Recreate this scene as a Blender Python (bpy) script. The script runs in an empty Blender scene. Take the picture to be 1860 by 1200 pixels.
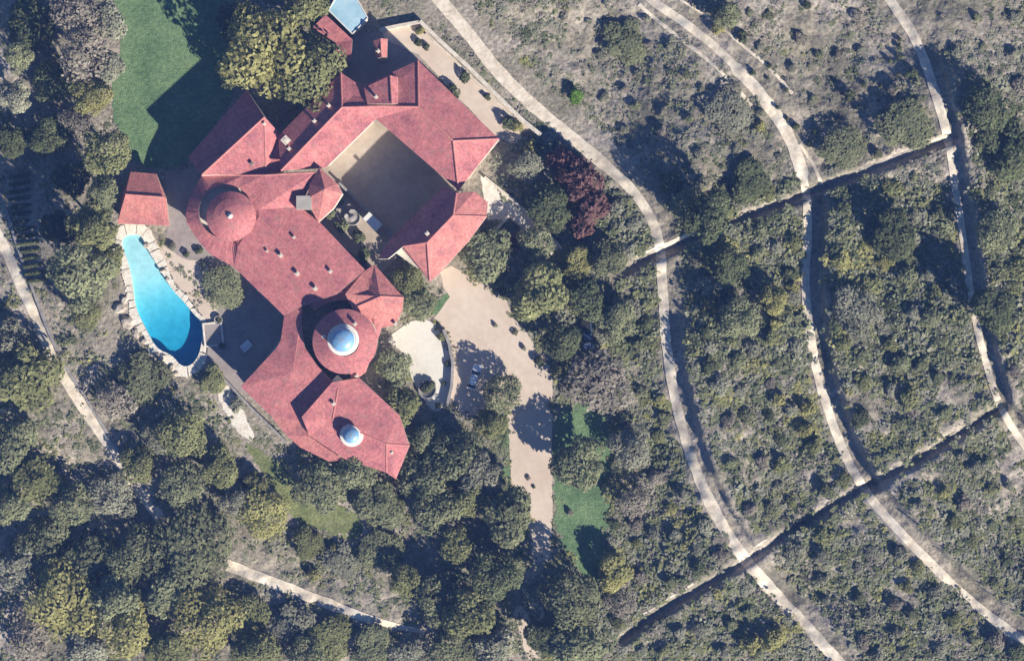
import bpy, bmesh, math, random
import numpy as np
from mathutils import Vector, Matrix
from mathutils.bvhtree import BVHTree
from mathutils.geometry import delaunay_2d_cdt

random.seed(7)
rng = np.random.default_rng(11)
scene = bpy.context.scene
COL = scene.collection

# ------------------------------------------------------------------ camera, sky, sun, exposure
CAM_H = 350.0          # metres above the house terrace
MPP = 0.1              # metres for one map unit (the map is 1860 x 1200 units)
cam_d = bpy.data.cameras.new("camera")
cam = bpy.data.objects.new("camera", cam_d)
COL.objects.link(cam)
cam.location = (0, 0, CAM_H)
cam.rotation_euler = (0, 0, 0)
cam_d.sensor_width = 36.0
cam_d.lens = 36.0 * CAM_H / 186.0
cam_d.clip_start = 1.0
cam_d.clip_end = 6000.0
scene.camera = cam

SUN_EL = math.radians(28)
SUN_AZ = (0.68, -0.73)                      # map direction towards the sun
w = bpy.data.worlds.new("World")
scene.world = w
w.use_nodes = True
nt = w.node_tree
sky = nt.nodes.new("ShaderNodeTexSky")
sky.sky_type = 'NISHITA'
sky.sun_disc = False
sky.sun_elevation = SUN_EL
sky.sun_rotation = math.atan2(SUN_AZ[0], SUN_AZ[1])
sky.air_density = 1.0
sky.dust_density = 0.1
sky.ozone_density = 8.0
bg = nt.nodes["Background"]
bg.inputs["Strength"].default_value = 0.05
nt.links.new(sky.outputs[0], bg.inputs[0])

sd = bpy.data.lights.new("sun", 'SUN')
sd.energy = 5.0
sd.angle = math.radians(0.6)
sd.color = (1.0, 0.93, 0.80)
sun = bpy.data.objects.new("sun", sd)
COL.objects.link(sun)
sv = Vector((SUN_AZ[0] * math.cos(SUN_EL), SUN_AZ[1] * math.cos(SUN_EL), math.sin(SUN_EL)))
sun.rotation_euler = sv.to_track_quat('Z', 'Y').to_euler()
sun.location = (80, -80, 120)

scene.view_settings.view_transform = 'Standard'
scene.view_settings.look = 'None'
scene.view_settings.gamma = 1.0
scene.view_settings.exposure = 0.97
scene.view_settings.use_curve_mapping = False
scene.render.engine = 'CYCLES'
scene.cycles.max_bounces = 6
scene.cycles.transparent_max_bounces = 12
scene.cycles.volume_bounces = 0

# ------------------------------------------------------------------ helpers
def P(px, py, z=0.0):
    """survey point: map unit (px,py) of a point that lies z metres high"""
    k = MPP * (CAM_H - z) / CAM_H
    return Vector(((px - 930) * k, -(py - 600) * k, z))

def tag(o, label, cat, group=None):
    o["label"] = label
    o["category"] = cat
    if group:
        o["group"] = group
    return o

def empty(name, loc, label, cat, group=None):
    o = bpy.data.objects.new(name, None)
    o.empty_display_size = 0.5
    o.location = loc
    COL.objects.link(o)
    tag(o, label, cat, group)
    return o

def mesh_obj(name, verts, faces, mats, parent=None, smooth=False, mat_idx=None):
    me = bpy.data.meshes.new(name)
    me.from_pydata([tuple(v) for v in verts], [], faces)
    for m in (mats if isinstance(mats, (list, tuple)) else [mats]):
        me.materials.append(m)
    if mat_idx is not None:
        me.polygons.foreach_set("material_index", mat_idx)
    if smooth:
        me.polygons.foreach_set("use_smooth", [True] * len(me.polygons))
    me.update()
    o = bpy.data.objects.new(name, me)
    COL.objects.link(o)
    if parent is not None:
        o.parent = parent
        o.matrix_parent_inverse = Matrix.Translation(-chain_loc(parent))
    return o

def chain_loc(o):
    """world offset of a parent: empties stand at their base, mesh parts are modelled in place"""
    return Vector(o.location) if o.type == 'EMPTY' else Vector((0, 0, 0))

def bm_obj(name, bm, mats, parent=None, smooth=False):
    me = bpy.data.meshes.new(name)
    bm.normal_update()
    bm.to_mesh(me)
    bm.free()
    for m in (mats if isinstance(mats, (list, tuple)) else [mats]):
        me.materials.append(m)
    if smooth:
        me.polygons.foreach_set("use_smooth", [True] * len(me.polygons))
    o = bpy.data.objects.new(name, me)
    COL.objects.link(o)
    if parent is not None:
        o.parent = parent
        o.matrix_parent_inverse = Matrix.Translation(-chain_loc(parent))
    return o

def structure(o):
    o["kind"] = "structure"
    return o

def add_box(bm, c, size, rot=0.0, bevel=0.0, mi=0, taper=1.0):
    """box centred at c (x,y,z) with sizes; taper shrinks the top"""
    sx, sy, sz = size[0] / 2, size[1] / 2, size[2] / 2
    cr, sr = math.cos(rot), math.sin(rot)
    vs = []
    for z, t in ((-sz, 1.0), (sz, taper)):
        for x, y in ((-sx, -sy), (sx, -sy), (sx, sy), (-sx, sy)):
            X, Y = x * t, y * t
            vs.append(bm.verts.new((c[0] + X * cr - Y * sr, c[1] + X * sr + Y * cr, c[2] + z)))
    fs = [(0, 3, 2, 1), (4, 5, 6, 7), (0, 1, 5, 4), (1, 2, 6, 5), (2, 3, 7, 6), (3, 0, 4, 7)]
    nf = []
    for f in fs:
        fc = bm.faces.new([vs[i] for i in f])
        fc.material_index = mi
        nf.append(fc)
    if bevel > 0:
        es = list({e for f in nf for e in f.edges})
        bmesh.ops.bevel(bm, geom=es, offset=bevel, segments=2, affect='EDGES', profile=0.5)
    return nf

def add_lathe(bm, c, prof, n=40, mi=0, cap_top=False, cap_bottom=False):
    """prof: list of (r,z)"""
    rings = []
    for r, z in prof:
        rings.append([bm.verts.new((c[0] + r * math.cos(2 * math.pi * i / n), c[1] + r * math.sin(2 * math.pi * i / n), c[2] + z)) for i in range(n)])
    for a, b in zip(rings[:-1], rings[1:]):
        for i in range(n):
            f = bm.faces.new((a[i], a[(i + 1) % n], b[(i + 1) % n], b[i]))
            f.material_index = mi
    if cap_top:
        bm.faces.new(rings[-1]).material_index = mi
    if cap_bottom:
        bm.faces.new(list(reversed(rings[0]))).material_index = mi

def chaikin(pts, n=2, closed=True):
    pts = [np.array(p, float) for p in pts]
    for _ in range(n):
        out = []
        m = len(pts)
        rngi = range(m) if closed else range(m - 1)
        if not closed:
            out.append(pts[0])
        for i in rngi:
            a, b = pts[i], pts[(i + 1) % m]
            out += [a * 0.75 + b * 0.25, a * 0.25 + b * 0.75]
        if not closed:
            out.append(pts[-1])
        pts = out
    return pts

def resample(pts, step, closed=False):
    pts = [np.array(p, float) for p in pts]
    if closed:
        pts = pts + [pts[0]]
    out = []
    for a, b in zip(pts[:-1], pts[1:]):
        n = max(1, int(round(np.linalg.norm(b - a) / step)))
        for i in range(n):
            out.append(a + (b - a) * i / n)
    if not closed:
        out.append(pts[-1])
    return out

def in_poly(px, py, poly):
    px = np.asarray(px, float)
    py = np.asarray(py, float)
    ins = np.zeros(px.shape, bool)
    n = len(poly)
    for i in range(n):
        x1, y1 = poly[i][0], poly[i][1]
        x2, y2 = poly[(i + 1) % n][0], poly[(i + 1) % n][1]
        if y1 == y2:
            continue
        c = ((y1 > py) != (y2 > py)) & (px < (x2 - x1) * (py - y1) / (y2 - y1) + x1)
        ins ^= c
    return ins

def line_dist(px, py, poly, closed=False):
    """distance to a polyline and signed side (positive = right of travel on the map)"""
    px = np.asarray(px, float)
    py = np.asarray(py, float)
    best = np.full(px.shape, 1e9)
    side = np.zeros(px.shape)
    pts = list(poly) + ([poly[0]] if closed else [])
    for (x1, y1), (x2, y2) in zip([p[:2] for p in pts[:-1]], [p[:2] for p in pts[1:]]):
        dx, dy = x2 - x1, y2 - y1
        L = dx * dx + dy * dy + 1e-9
        t = np.clip(((px - x1) * dx + (py - y1) * dy) / L, 0, 1)
        ex, ey = px - (x1 + t * dx), py - (y1 + t * dy)
        d = np.sqrt(ex * ex + ey * ey)
        m = d < best
        best = np.where(m, d, best)
        side = np.where(m, np.sign(ex * (-dy) + ey * dx), side)
    return best, side          # side<0 : on the right hand going down the map

def sstep(a, b, x):
    t = np.clip((x - a) / (b - a), 0, 1)
    return t * t * (3 - 2 * t)

_ph = rng.uniform(0, 6.28, 64)
_an = rng.uniform(0, 6.28, 64)
def wav(px, py, lam, k, n=6):
    """smooth pseudo noise, about -1..1; lam in map units"""
    s = 0
    for i in range(n):
        a = _an[(k * 7 + i) % 64]
        f = 6.283 / lam * (0.7 + 0.6 * ((i * 37 + k * 11) % 10) / 10)
        s = s + np.sin((px * math.cos(a) + py * math.sin(a)) * f + _ph[(k * 5 + i) % 64])
    return s / n * 1.5

# ------------------------------------------------------------------ materials
def new_mat(name):
    m = bpy.data.materials.new(name)
    m.use_nodes = True
    n = m.node_tree.nodes
    return m, n, m.node_tree.links, n["Principled BSDF"]

def noise_mat(name, cols, scale=1.0, rough=0.9, detail=6, bump=0.0, bump_scale=6.0, spec=0.2, fine=None, ramp=(0.3, 0.7)):
    """world-position noise between several surface colours (cols: list of linear rgb)"""
    m, n, l, b = new_mat(name)
    geo = n.new("ShaderNodeNewGeometry")
    tx = n.new("ShaderNodeTexNoise")
    tx.inputs["Scale"].default_value = scale
    tx.inputs["Detail"].default_value = detail
    tx.inputs["Roughness"].default_value = 0.62
    l.new(geo.outputs["Position"], tx.inputs["Vector"])
    rp = n.new("ShaderNodeValToRGB")
    el = rp.color_ramp.elements
    k = len(cols)
    while len(el) < k:
        el.new(0.5)
    for i, c in enumerate(cols):
        el[i].position = ramp[0] + (ramp[1] - ramp[0]) * (i / max(1, k - 1))
        el[i].color = (*c, 1)
    l.new(tx.outputs["Fac"], rp.inputs["Fac"])
    out = rp.outputs["Color"]
    if fine:
        t2 = n.new("ShaderNodeTexNoise")
        t2.inputs["Scale"].default_value = fine[0]
        t2.inputs["Detail"].default_value = 4
        l.new(geo.outputs["Position"], t2.inputs["Vector"])
        mr = n.new("ShaderNodeMapRange")
        mr.inputs["From Min"].default_value = 0.3
        mr.inputs["From Max"].default_value = 0.7
        mr.inputs["To Min"].default_value = 1 - fine[1]
        mr.inputs["To Max"].default_value = 1 + fine[1]
        l.new(t2.outputs["Fac"], mr.inputs["Value"])
        mx = n.new("ShaderNodeVectorMath")
        mx.operation = 'SCALE'
        l.new(out, mx.inputs[0])
        l.new(mr.outputs[0], mx.inputs["Scale"])
        out = mx.outputs[0]
    l.new(out, b.inputs["Base Color"])
    b.inputs["Roughness"].default_value = rough
    b.inputs["Specular IOR Level"].default_value = spec
    if bump > 0:
        t3 = n.new("ShaderNodeTexNoise")
        t3.inputs["Scale"].default_value = bump_scale
        t3.inputs["Detail"].default_value = 5
        l.new(geo.outputs["Position"], t3.inputs["Vector"])
        bp = n.new("ShaderNodeBump")
        bp.inputs["Strength"].default_value = 1.0
        bp.inputs["Distance"].default_value = bump
        l.new(t3.outputs["Fac"], bp.inputs["Height"])
        l.new(bp.outputs[0], b.inputs["Normal"])
    return m

M = {}
M['soil'] = noise_mat("soil", [(0.16, 0.148, 0.11), (0.25, 0.222, 0.17), (0.35, 0.305, 0.25), (0.45, 0.39, 0.335)], 0.09, 0.95, 9, 0.25, 1.3, 0.1, (1.6, 0.35))
M['dirt'] = noise_mat("dirt_track", [(0.50, 0.42, 0.33), (0.68, 0.59, 0.47), (0.78, 0.70, 0.58)], 0.3, 0.95, 6, 0.05, 2.0, 0.1, (1.2, 0.12))
M['sand'] = noise_mat("decomposed_granite", [(0.54, 0.43, 0.345), (0.61, 0.50, 0.405), (0.66, 0.555, 0.46)], 0.12, 0.95, 8, 0.02, 3.0, 0.1, (1.0, 0.05))
M['court'] = noise_mat("courtyard_flags", [(0.36, 0.30, 0.24), (0.44, 0.37, 0.30), (0.49, 0.42, 0.35)], 0.2, 0.95, 9, 0.02, 3.0, 0.1, (1.0, 0.08))
M['pale_paving'] = noise_mat("pale_stone_paving", [(0.60, 0.54, 0.45), (0.70, 0.66, 0.58), (0.74, 0.70, 0.63)], 0.15, 0.85, 5, 0.01, 3.0, 0.2, (1.5, 0.05))
M['terrace'] = noise_mat("terrace_paving", [(0.27, 0.23, 0.21), (0.33, 0.28, 0.26), (0.38, 0.33, 0.30)], 0.25, 0.85, 5, 0.01, 3.0, 0.2, (1.5, 0.1))
M['lawn'] = noise_mat("lawn", [(0.085, 0.14, 0.07), (0.125, 0.20, 0.098), (0.17, 0.245, 0.12), (0.235, 0.275, 0.15)], 0.16, 0.95, 9, 0.15, 3.5, 0.05, (1.4, 0.25), (0.28, 0.78))
M['meadow'] = noise_mat("yellow_lawn", [(0.12, 0.145, 0.06), (0.18, 0.20, 0.085), (0.25, 0.255, 0.125)], 0.3, 0.95, 7, 0.12, 2.5, 0.05, (2.0, 0.25))
M['plaster'] = noise_mat("cream_plaster", [(0.52, 0.46, 0.38), (0.62, 0.56, 0.47), (0.68, 0.62, 0.53)], 0.5, 0.9, 5, 0.01, 5, 0.2)
M['white'] = noise_mat("white_plaster", [(0.66, 0.62, 0.56), (0.78, 0.75, 0.70)], 0.8, 0.85, 5, 0.01, 5, 0.2)
M['coping'] = noise_mat("coping_stone", [(0.60, 0.52, 0.43), (0.72, 0.66, 0.57), (0.80, 0.75, 0.67)], 0.7, 0.85, 7, 0.05, 2.5, 0.2, (2.5, 0.15))
M['rock'] = noise_mat("rock", [(0.26, 0.22, 0.18), (0.46, 0.40, 0.33), (0.62, 0.55, 0.47)], 0.9, 0.9, 8, 0.08, 3, 0.2)
M['wall_stone'] = noise_mat("wall_stone", [(0.50, 0.43, 0.34), (0.62, 0.55, 0.46), (0.72, 0.66, 0.57)], 0.9, 0.9, 6, 0.04, 4, 0.2, (3.0, 0.15))
M['grey_stone'] = noise_mat("grey_stone", [(0.20, 0.19, 0.18), (0.30, 0.28, 0.27), (0.38, 0.36, 0.34)], 0.8, 0.9, 6, 0.04, 4, 0.2, (3.0, 0.15))
M['grey_roof'] = noise_mat("grey_roof_felt", [(0.33, 0.30, 0.27), (0.42, 0.38, 0.34)], 0.8, 0.9, 5)
M['blue_roof'] = noise_mat("pale_blue_roof", [(0.24, 0.42, 0.52), (0.36, 0.53, 0.62), (0.50, 0.64, 0.68)], 0.22, 0.7, 5, 0, 1, 0.3, (1.0, 0.08))
M['bark'] = noise_mat("bark", [(0.06, 0.045, 0.035), (0.13, 0.10, 0.08)], 2.0, 0.95, 6, 0.03, 8, 0.1)
M['wood'] = noise_mat("grey_wood", [(0.20, 0.17, 0.15), (0.30, 0.26, 0.23)], 1.5, 0.8, 5)
M['dark'] = noise_mat("dark_rubber", [(0.015, 0.015, 0.016), (0.03, 0.03, 0.03)], 3, 0.7, 3)
M['metal'] = noise_mat("grey_metal", [(0.35, 0.35, 0.36), (0.5, 0.5, 0.5)], 2, 0.35, 3)
M['cushion'] = noise_mat("pale_cushion", [(0.62, 0.62, 0.66), (0.74, 0.74, 0.78)], 2, 0.9, 3)

def tile_mat(name, base, var):
    m, n, l, b = new_mat(name)
    uv = n.new("ShaderNodeUVMap")
    uv.uv_map = "tiles"
    br = n.new("ShaderNodeTexBrick")
    br.offset = 0.5
    br.inputs["Scale"].default_value = 1.0
    br.inputs["Brick Width"].default_value = 0.34
    br.inputs["Row Height"].default_value = 0.42
    br.inputs["Mortar Size"].default_value = 0.02
    br.inputs["Mortar Smooth"].default_value = 0.6
    br.inputs["Color1"].default_value = (*[c * (1 - var) for c in base], 1)
    br.inputs["Color2"].default_value = (*[min(1, c * (1 + var)) for c in base], 1)
    br.inputs["Mortar"].default_value = (*[c * 0.85 for c in base], 1)
    l.new(uv.outputs[0], br.inputs["Vector"])
    geo = n.new("ShaderNodeNewGeometry")
    tx = n.new("ShaderNodeTexNoise")
    tx.inputs["Scale"].default_value = 0.34
    tx.inputs["Detail"].default_value = 10
    tx.inputs["Roughness"].default_value = 0.65
    l.new(geo.outputs["Position"], tx.inputs["Vector"])
    rp = n.new("ShaderNodeValToRGB")
    rp.color_ramp.elements[0].position = 0.30
    rp.color_ramp.elements[0].color = (0.60, 0.60, 0.72, 1)
    rp.color_ramp.elements[1].position = 0.72
    rp.color_ramp.elements[1].color = (1.20, 1.28, 1.20, 1)
    e = rp.color_ramp.elements.new(0.45)
    e.color = (0.92, 0.88, 0.92, 1)
    e = rp.color_ramp.elements.new(0.58)
    e.color = (1.04, 1.02, 1.0, 1)
    l.new(tx.outputs["Fac"], rp.inputs["Fac"])
    mx = n.new("ShaderNodeVectorMath")
    mx.operation = 'MULTIPLY'
    l.new(br.outputs["Color"], mx.inputs[0])
    l.new(rp.outputs["Color"], mx.inputs[1])
    t2 = n.new("ShaderNodeTexNoise")
    t2.inputs["Scale"].default_value = 0.9
    t2.inputs["Detail"].default_value = 9
    t2.inputs["Roughness"].default_value = 0.7
    l.new(geo.outputs["Position"], t2.inputs["Vector"])
    r2 = n.new("ShaderNodeMapRange")
    r2.inputs["From Min"].default_value = 0.52
    r2.inputs["From Max"].default_value = 0.72
    r2.inputs["To Max"].default_value = 0.75
    l.new(t2.outputs["Fac"], r2.inputs["Value"])
    m2 = n.new("ShaderNodeMix")
    m2.data_type = 'RGBA'
    m2.inputs[7].default_value = (0.30, 0.20, 0.18, 1)
    l.new(r2.outputs[0], m2.inputs[0])
    l.new(mx.outputs[0], m2.inputs[6])
    l.new(m2.outputs[2], b.inputs["Base Color"])
    b.inputs["Roughness"].default_value = 0.85
    b.inputs["Specular IOR Level"].default_value = 0.2
    wv = n.new("ShaderNodeTexWave")
    wv.bands_direction = 'X'
    wv.inputs["Scale"].default_value = 0.92
    wv.inputs["Distortion"].default_value = 0.6
    l.new(uv.outputs[0], wv.inputs["Vector"])
    bp = n.new("ShaderNodeBump")
    bp.inputs["Distance"].default_value = 0.035
    bp.inputs["Strength"].default_value = 0.3
    l.new(wv.outputs["Fac"], bp.inputs["Height"])
    l.new(bp.outputs[0], b.inputs["Normal"])
    return m
M['tile'] = tile_mat("clay_tile", (0.485, 0.18, 0.178), 0.2)
M['tile_warm'] = tile_mat("clay_tile_warm", (0.51, 0.20, 0.18), 0.2)
M['ridge'] = noise_mat("ridge_tile", [(0.42, 0.15, 0.14), (0.54, 0.24, 0.21)], 0.8, 0.85, 5, 0.02, 6)

def glass_mat(name, col, rough=0.08):
    m, n, l, b = new_mat(name)
    geo = n.new("ShaderNodeNewGeometry")
    tx = n.new("ShaderNodeTexNoise")
    tx.inputs["Scale"].default_value = 0.9
    l.new(geo.outputs["Position"], tx.inputs["Vector"])
    mr = n.new("ShaderNodeMapRange")
    mr.inputs["To Min"].default_value = 0.75
    mr.inputs["To Max"].default_value = 1.2
    l.new(tx.outputs["Fac"], mr.inputs["Value"])
    mx = n.new("ShaderNodeVectorMath")
    mx.operation = 'SCALE'
    mx.inputs[0].default_value = col
    l.new(mr.outputs[0], mx.inputs["Scale"])
    l.new(mx.outputs[0], b.inputs["Base Color"])
    b.inputs["Roughness"].default_value = rough
    b.inputs["Specular IOR Level"].default_value = 0.8
    return m
M['dome_glass'] = glass_mat("blue_dome_glass", (0.17, 0.37, 0.60), 0.45)
M['window_glass'] = glass_mat("window_glass", (0.03, 0.04, 0.05), 0.05)

def paint_mat(name, col):
    m, n, l, b = new_mat(name)
    tx = n.new("ShaderNodeTexNoise")
    tx.inputs["Scale"].default_value = 3
    mr = n.new("ShaderNodeMapRange")
    mr.inputs["To Min"].default_value = 0.9
    mr.inputs["To Max"].default_value = 1.08
    l.new(tx.outputs["Fac"], mr.inputs["Value"])
    mx = n.new("ShaderNodeVectorMath")
    mx.operation = 'SCALE'
    mx.inputs[0].default_value = col
    l.new(mr.outputs[0], mx.inputs["Scale"])
    l.new(mx.outputs[0], b.inputs["Base Color"])
    b.inputs["Roughness"].default_value = 0.3
    b.inputs["Coat Weight"].default_value = 0.5
    return m
M['white_paint'] = paint_mat("white_car_paint", (0.72, 0.74, 0.78))
M['blue_paint'] = paint_mat("dark_blue_truck_paint", (0.05, 0.075, 0.13))
M['red_lamp'] = paint_mat("red_lamp", (0.4, 0.02, 0.02))
M['clear_lamp'] = paint_mat("clear_lamp", (0.7, 0.7, 0.65))

LEAF = {  # dark, light leaf colours
    'Y': ((0.22, 0.215, 0.085), (0.47, 0.445, 0.195)),
    'O': ((0.15, 0.16, 0.075), (0.345, 0.35, 0.17)),
    'G': ((0.145, 0.158, 0.092), (0.33, 0.345, 0.20)),
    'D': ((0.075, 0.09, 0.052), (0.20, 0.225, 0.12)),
    'B': ((0.20, 0.178, 0.145), (0.42, 0.375, 0.31)),
    'R': ((0.11, 0.062, 0.058), (0.27, 0.155, 0.145)),
    'L': ((0.10, 0.19, 0.035), (0.22, 0.38, 0.07)),
    'S': ((0.19, 0.19, 0.14), (0.42, 0.415, 0.31)),
}
def leaf_mat(key):
    d, li = LEAF[key]
    m = bpy.data.materials.new("foliage_" + {'Y': 'yellow_olive', 'O': 'olive', 'G': 'grey_green', 'D': 'dark_green', 'B': 'dry', 'R': 'maroon', 'L': 'lime', 'S': 'sage'}[key])
    m.use_nodes = True
    n = m.node_tree.nodes
    l = m.node_tree.links
    n.remove(n["Principled BSDF"])
    at = n.new("ShaderNodeAttribute")
    at.attribute_name = "tint"
    oi = n.new("ShaderNodeObjectInfo")
    mx = n.new("ShaderNodeMix")
    mx.data_type = 'RGBA'
    mx.inputs[6].default_value = (*d, 1)
    mx.inputs[7].default_value = (*li, 1)
    l.new(at.outputs["Fac"], mx.inputs[0])
    mr = n.new("ShaderNodeMapRange")
    mr.inputs["To Min"].default_value = 0.8
    mr.inputs["To Max"].default_value = 1.2
    l.new(oi.outputs["Random"], mr.inputs["Value"])
    vm = n.new("ShaderNodeVectorMath")
    vm.operation = 'SCALE'
    l.new(mx.outputs[2], vm.inputs[0])
    l.new(mr.outputs[0], vm.inputs["Scale"])
    df = n.new("ShaderNodeBsdfDiffuse")
    tr = n.new("ShaderNodeBsdfTranslucent")
    l.new(vm.outputs[0], df.inputs[0])
    l.new(vm.outputs[0], tr.inputs[0])
    ms = n.new("ShaderNodeMixShader")
    ms.inputs[0].default_value = 0.3
    l.new(df.outputs[0], ms.inputs[1])
    l.new(tr.outputs[0], ms.inputs[2])
    l.new(ms.outputs[0], n["Material Output"].inputs[0])
    return m
for k in LEAF:
    M['leaf' + k] = leaf_mat(k)

def brush_mat():
    m = bpy.data.materials.new("mixed_brush_foliage")
    m.use_nodes = True
    n = m.node_tree.nodes
    l = m.node_tree.links
    n.remove(n["Principled BSDF"])
    at = n.new("ShaderNodeAttribute")
    at.attribute_name = "leafcol"
    df = n.new("ShaderNodeBsdfDiffuse")
    tr = n.new("ShaderNodeBsdfTranslucent")
    l.new(at.outputs["Color"], df.inputs[0])
    l.new(at.outputs["Color"], tr.inputs[0])
    ms = n.new("ShaderNodeMixShader")
    ms.inputs[0].default_value = 0.2
    l.new(df.outputs[0], ms.inputs[1])
    l.new(tr.outputs[0], ms.inputs[2])
    l.new(ms.outputs[0], n["Material Output"].inputs[0])
    return m
M['brush'] = brush_mat()

# ------------------------------------------------------------------ the survey: tracks, gullies, polygons (map units)
TRACK1 = [(690, -125), (770, -30), (803, 5), (860, 72), (900, 128), (980, 203), (1050, 258), (1112, 310), (1163, 360), (1188, 408), (1200, 450), (1203, 520), (1208, 600),
          (1217, 680), (1236, 770), (1268, 870), (1308, 950), (1350, 1012), (1400, 1070), (1455, 1128), (1530, 1208), (1630, 1320)]
TRACK2 = [(1040, -110), (1150, -30), (1185, 2), (1258, 52), (1325, 108), (1388, 178), (1430, 240), (1455, 300), (1466, 360), (1468, 420), (1462, 500), (1468, 590),
          (1486, 690), (1522, 800), (1568, 890), (1640, 972), (1722, 1055), (1800, 1122), (1900, 1190), (1980, 1240)]
TRACK3 = [(1530, -125), (1595, -30), (1618, 3), (1660, 62), (1690, 140), (1712, 210), (1724, 262), (1733, 330), (1748, 420), (1762, 530), (1785, 640), (1815, 740),
          (1862, 812), (1900, 850), (1980, 915)]
GULLY1 = [(1110, 500), (1160, 478), (1205, 458), (1320, 408), (1400, 378), (1465, 352), (1560, 318), (1640, 286), (1735, 250)]
GULLY2 = [(1130, 1160), (1170, 1130), (1230, 1092), (1350, 1022), (1450, 958), (1560, 892), (1650, 845), (1740, 790), (1818, 738)]
TRACKW = [(-70, 250), (-30, 380), (0, 432), (30, 500), (62, 570), (88, 632), (118, 690), (160, 752), (200, 812), (245, 880), (290, 940)]
TRACKS = [(410, 1024), (428, 1032), (520, 1066), (600, 1098), (690, 1130), (770, 1147)]
POOL = [(219, 442), (224, 428), (240, 425), (258, 426), (268, 450), (281, 472), (293, 490), (313, 525), (337, 549), (353, 570), (368, 583), (369, 613), (363, 646), (347, 666), (328, 666),
        (312, 645), (283, 634), (261, 592), (245, 560), (240, 515), (233, 480)]
POOL = [tuple(p) for p in chaikin(POOL, 2)]
PAD = [(190, -80), (700, -80), (790, 30), (1000, 250), (1040, 440), (1110, 560), (1130, 1080), (960, 1120), (760, 900), (520, 860), (380, 740), (300, 710), (190, 600), (170, 300)]

def Z(px, py):
    px = np.asarray(px, float)
    py = np.asarray(py, float)
    d, _ = line_dist(px, py, PAD, True)
    d = np.where(in_poly(px, py, PAD), 0, d)
    amp = sstep(0, 170, d)
    edge = 1 - sstep(0, 900, np.maximum(np.abs(px - 930) - 1000, np.abs(py - 600) - 700))
    hill = 0.0075 * np.clip(px - 1000, 0, 1000) + wav(px, py, 430, 1) * 1.3 + wav(px, py, 150, 2) * 0.55
    hill = hill - 0.006 * np.clip(420 - px, 0, 420) - 0.004 * np.clip(py - 850, 0, 400) * (1 - sstep(700, 1080, px))
    z = hill * amp * edge
    # small relief of rough ground
    rough = sstep(20, 120, d)
    z = z + rough * edge * (wav(px, py, 46, 3) * 0.22 + wav(px, py, 22, 4) * 0.12)
    for tr, b0, b1, y0, y1, hb in ((TRACK1, 24, 34, 600, 990, 1.2), (TRACK2, 24, 38, 380, 1200, 2.3), (TRACK3, 18, 30, 120, 1000, 1.9)):
        dd, sd_ = line_dist(px, py, tr)
        right = sd_ < 0
        along = sstep(y0 - 60, y0 + 40, py) * (1 - sstep(y1, y1 + 60, py))
        z = z + np.where(right, hb * sstep(b0, b1, dd) * (1 - sstep(50, 140, dd)), 0) * along
    dd, sd_ = line_dist(px, py, TRACK1)
    z = z + np.where(sd_ > 0, 0.7 * sstep(14, 22, dd) * (1 - sstep(30, 90, dd)), 0) * sstep(1010, 1060, py)
    for g, dep in ((GULLY1, 1.3), (GULLY2, 1.3)):
        dd, _ = line_dist(px, py, g)
        fade = np.ones_like(px)
        if g is GULLY1:
            fade = sstep(1090, 1180, px)
        z = z - dep * fade * (1 - sstep(2.5, 11, dd)) + 0.3 * fade * np.exp(-((dd - 20) / 8) ** 2)
    dd, _ = line_dist(px, py, POOL, True)
    pin = in_poly(px, py, POOL) | (dd < 6)
    z = np.where(pin, -9.0, z)
    return z

def Zs(px, py):
    return float(Z(np.array([px]), np.array([py]))[0])

# ------------------------------------------------------------------ ground
def build_ground():
    def axis(lo, hi, step, far):
        a = np.arange(lo, hi + step, step)
        o = []
        s, x = step, hi
        while x < far:
            s *= 1.35
            x += s
            o.append(x)
        o2 = []
        s, x = step, lo
        while x > -far:
            s *= 1.35
            x -= s
            o2.append(x)
        return np.concatenate([np.array(o2[::-1]), a, np.array(o) + step])
    xs = axis(-140, 2000, 5.0, 20000)
    ys = axis(-140, 1340, 5.0, 20000)
    X, Y = np.meshgrid(xs, ys)
    z = Z(X.ravel(), Y.ravel())
    k = MPP * (CAM_H - np.where(z < -8, 0, z)) / CAM_H
    V = np.stack([(X.ravel() - 930) * k, -(Y.ravel() - 600) * k, z], 1)
    nx, ny = len(xs), len(ys)
    i = np.arange(nx * ny).reshape(ny, nx)
    F = np.stack([i[:-1, :-1].ravel(), i[1:, :-1].ravel(), i[1:, 1:].ravel(), i[:-1, 1:].ravel()], 1)
    me = np_mesh("ground", V, F)
    me.materials.append(M['soil'])
    me.polygons.foreach_set("use_smooth", np.ones(len(F), bool))
    o = bpy.data.objects.new("ground", me)
    COL.objects.link(o)
    structure(o)

def np_mesh(name, V, F):
    me = bpy.data.meshes.new(name)
    n, f, k = len(V), len(F), F.shape[1]
    me.vertices.add(n)
    me.vertices.foreach_set("co", np.ascontiguousarray(V, np.float32).ravel())
    me.loops.add(f * k)
    me.loops.foreach_set("vertex_index", np.ascontiguousarray(F, np.int32).ravel())
    me.polygons.add(f)
    me.polygons.foreach_set("loop_start", np.arange(0, f * k, k, dtype=np.int32))
    me.polygons.foreach_set("loop_total", np.full(f, k, np.int32))
    me.update(calc_edges=True)
    return me
build_ground()

def jitter_poly(poly, amp, step, seed):
    r = random.Random(seed)
    out = []
    for p in resample(poly, step, True):
        out.append((p[0] + r.uniform(-amp, amp), p[1] + r.uniform(-amp, amp)))
    return out

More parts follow.
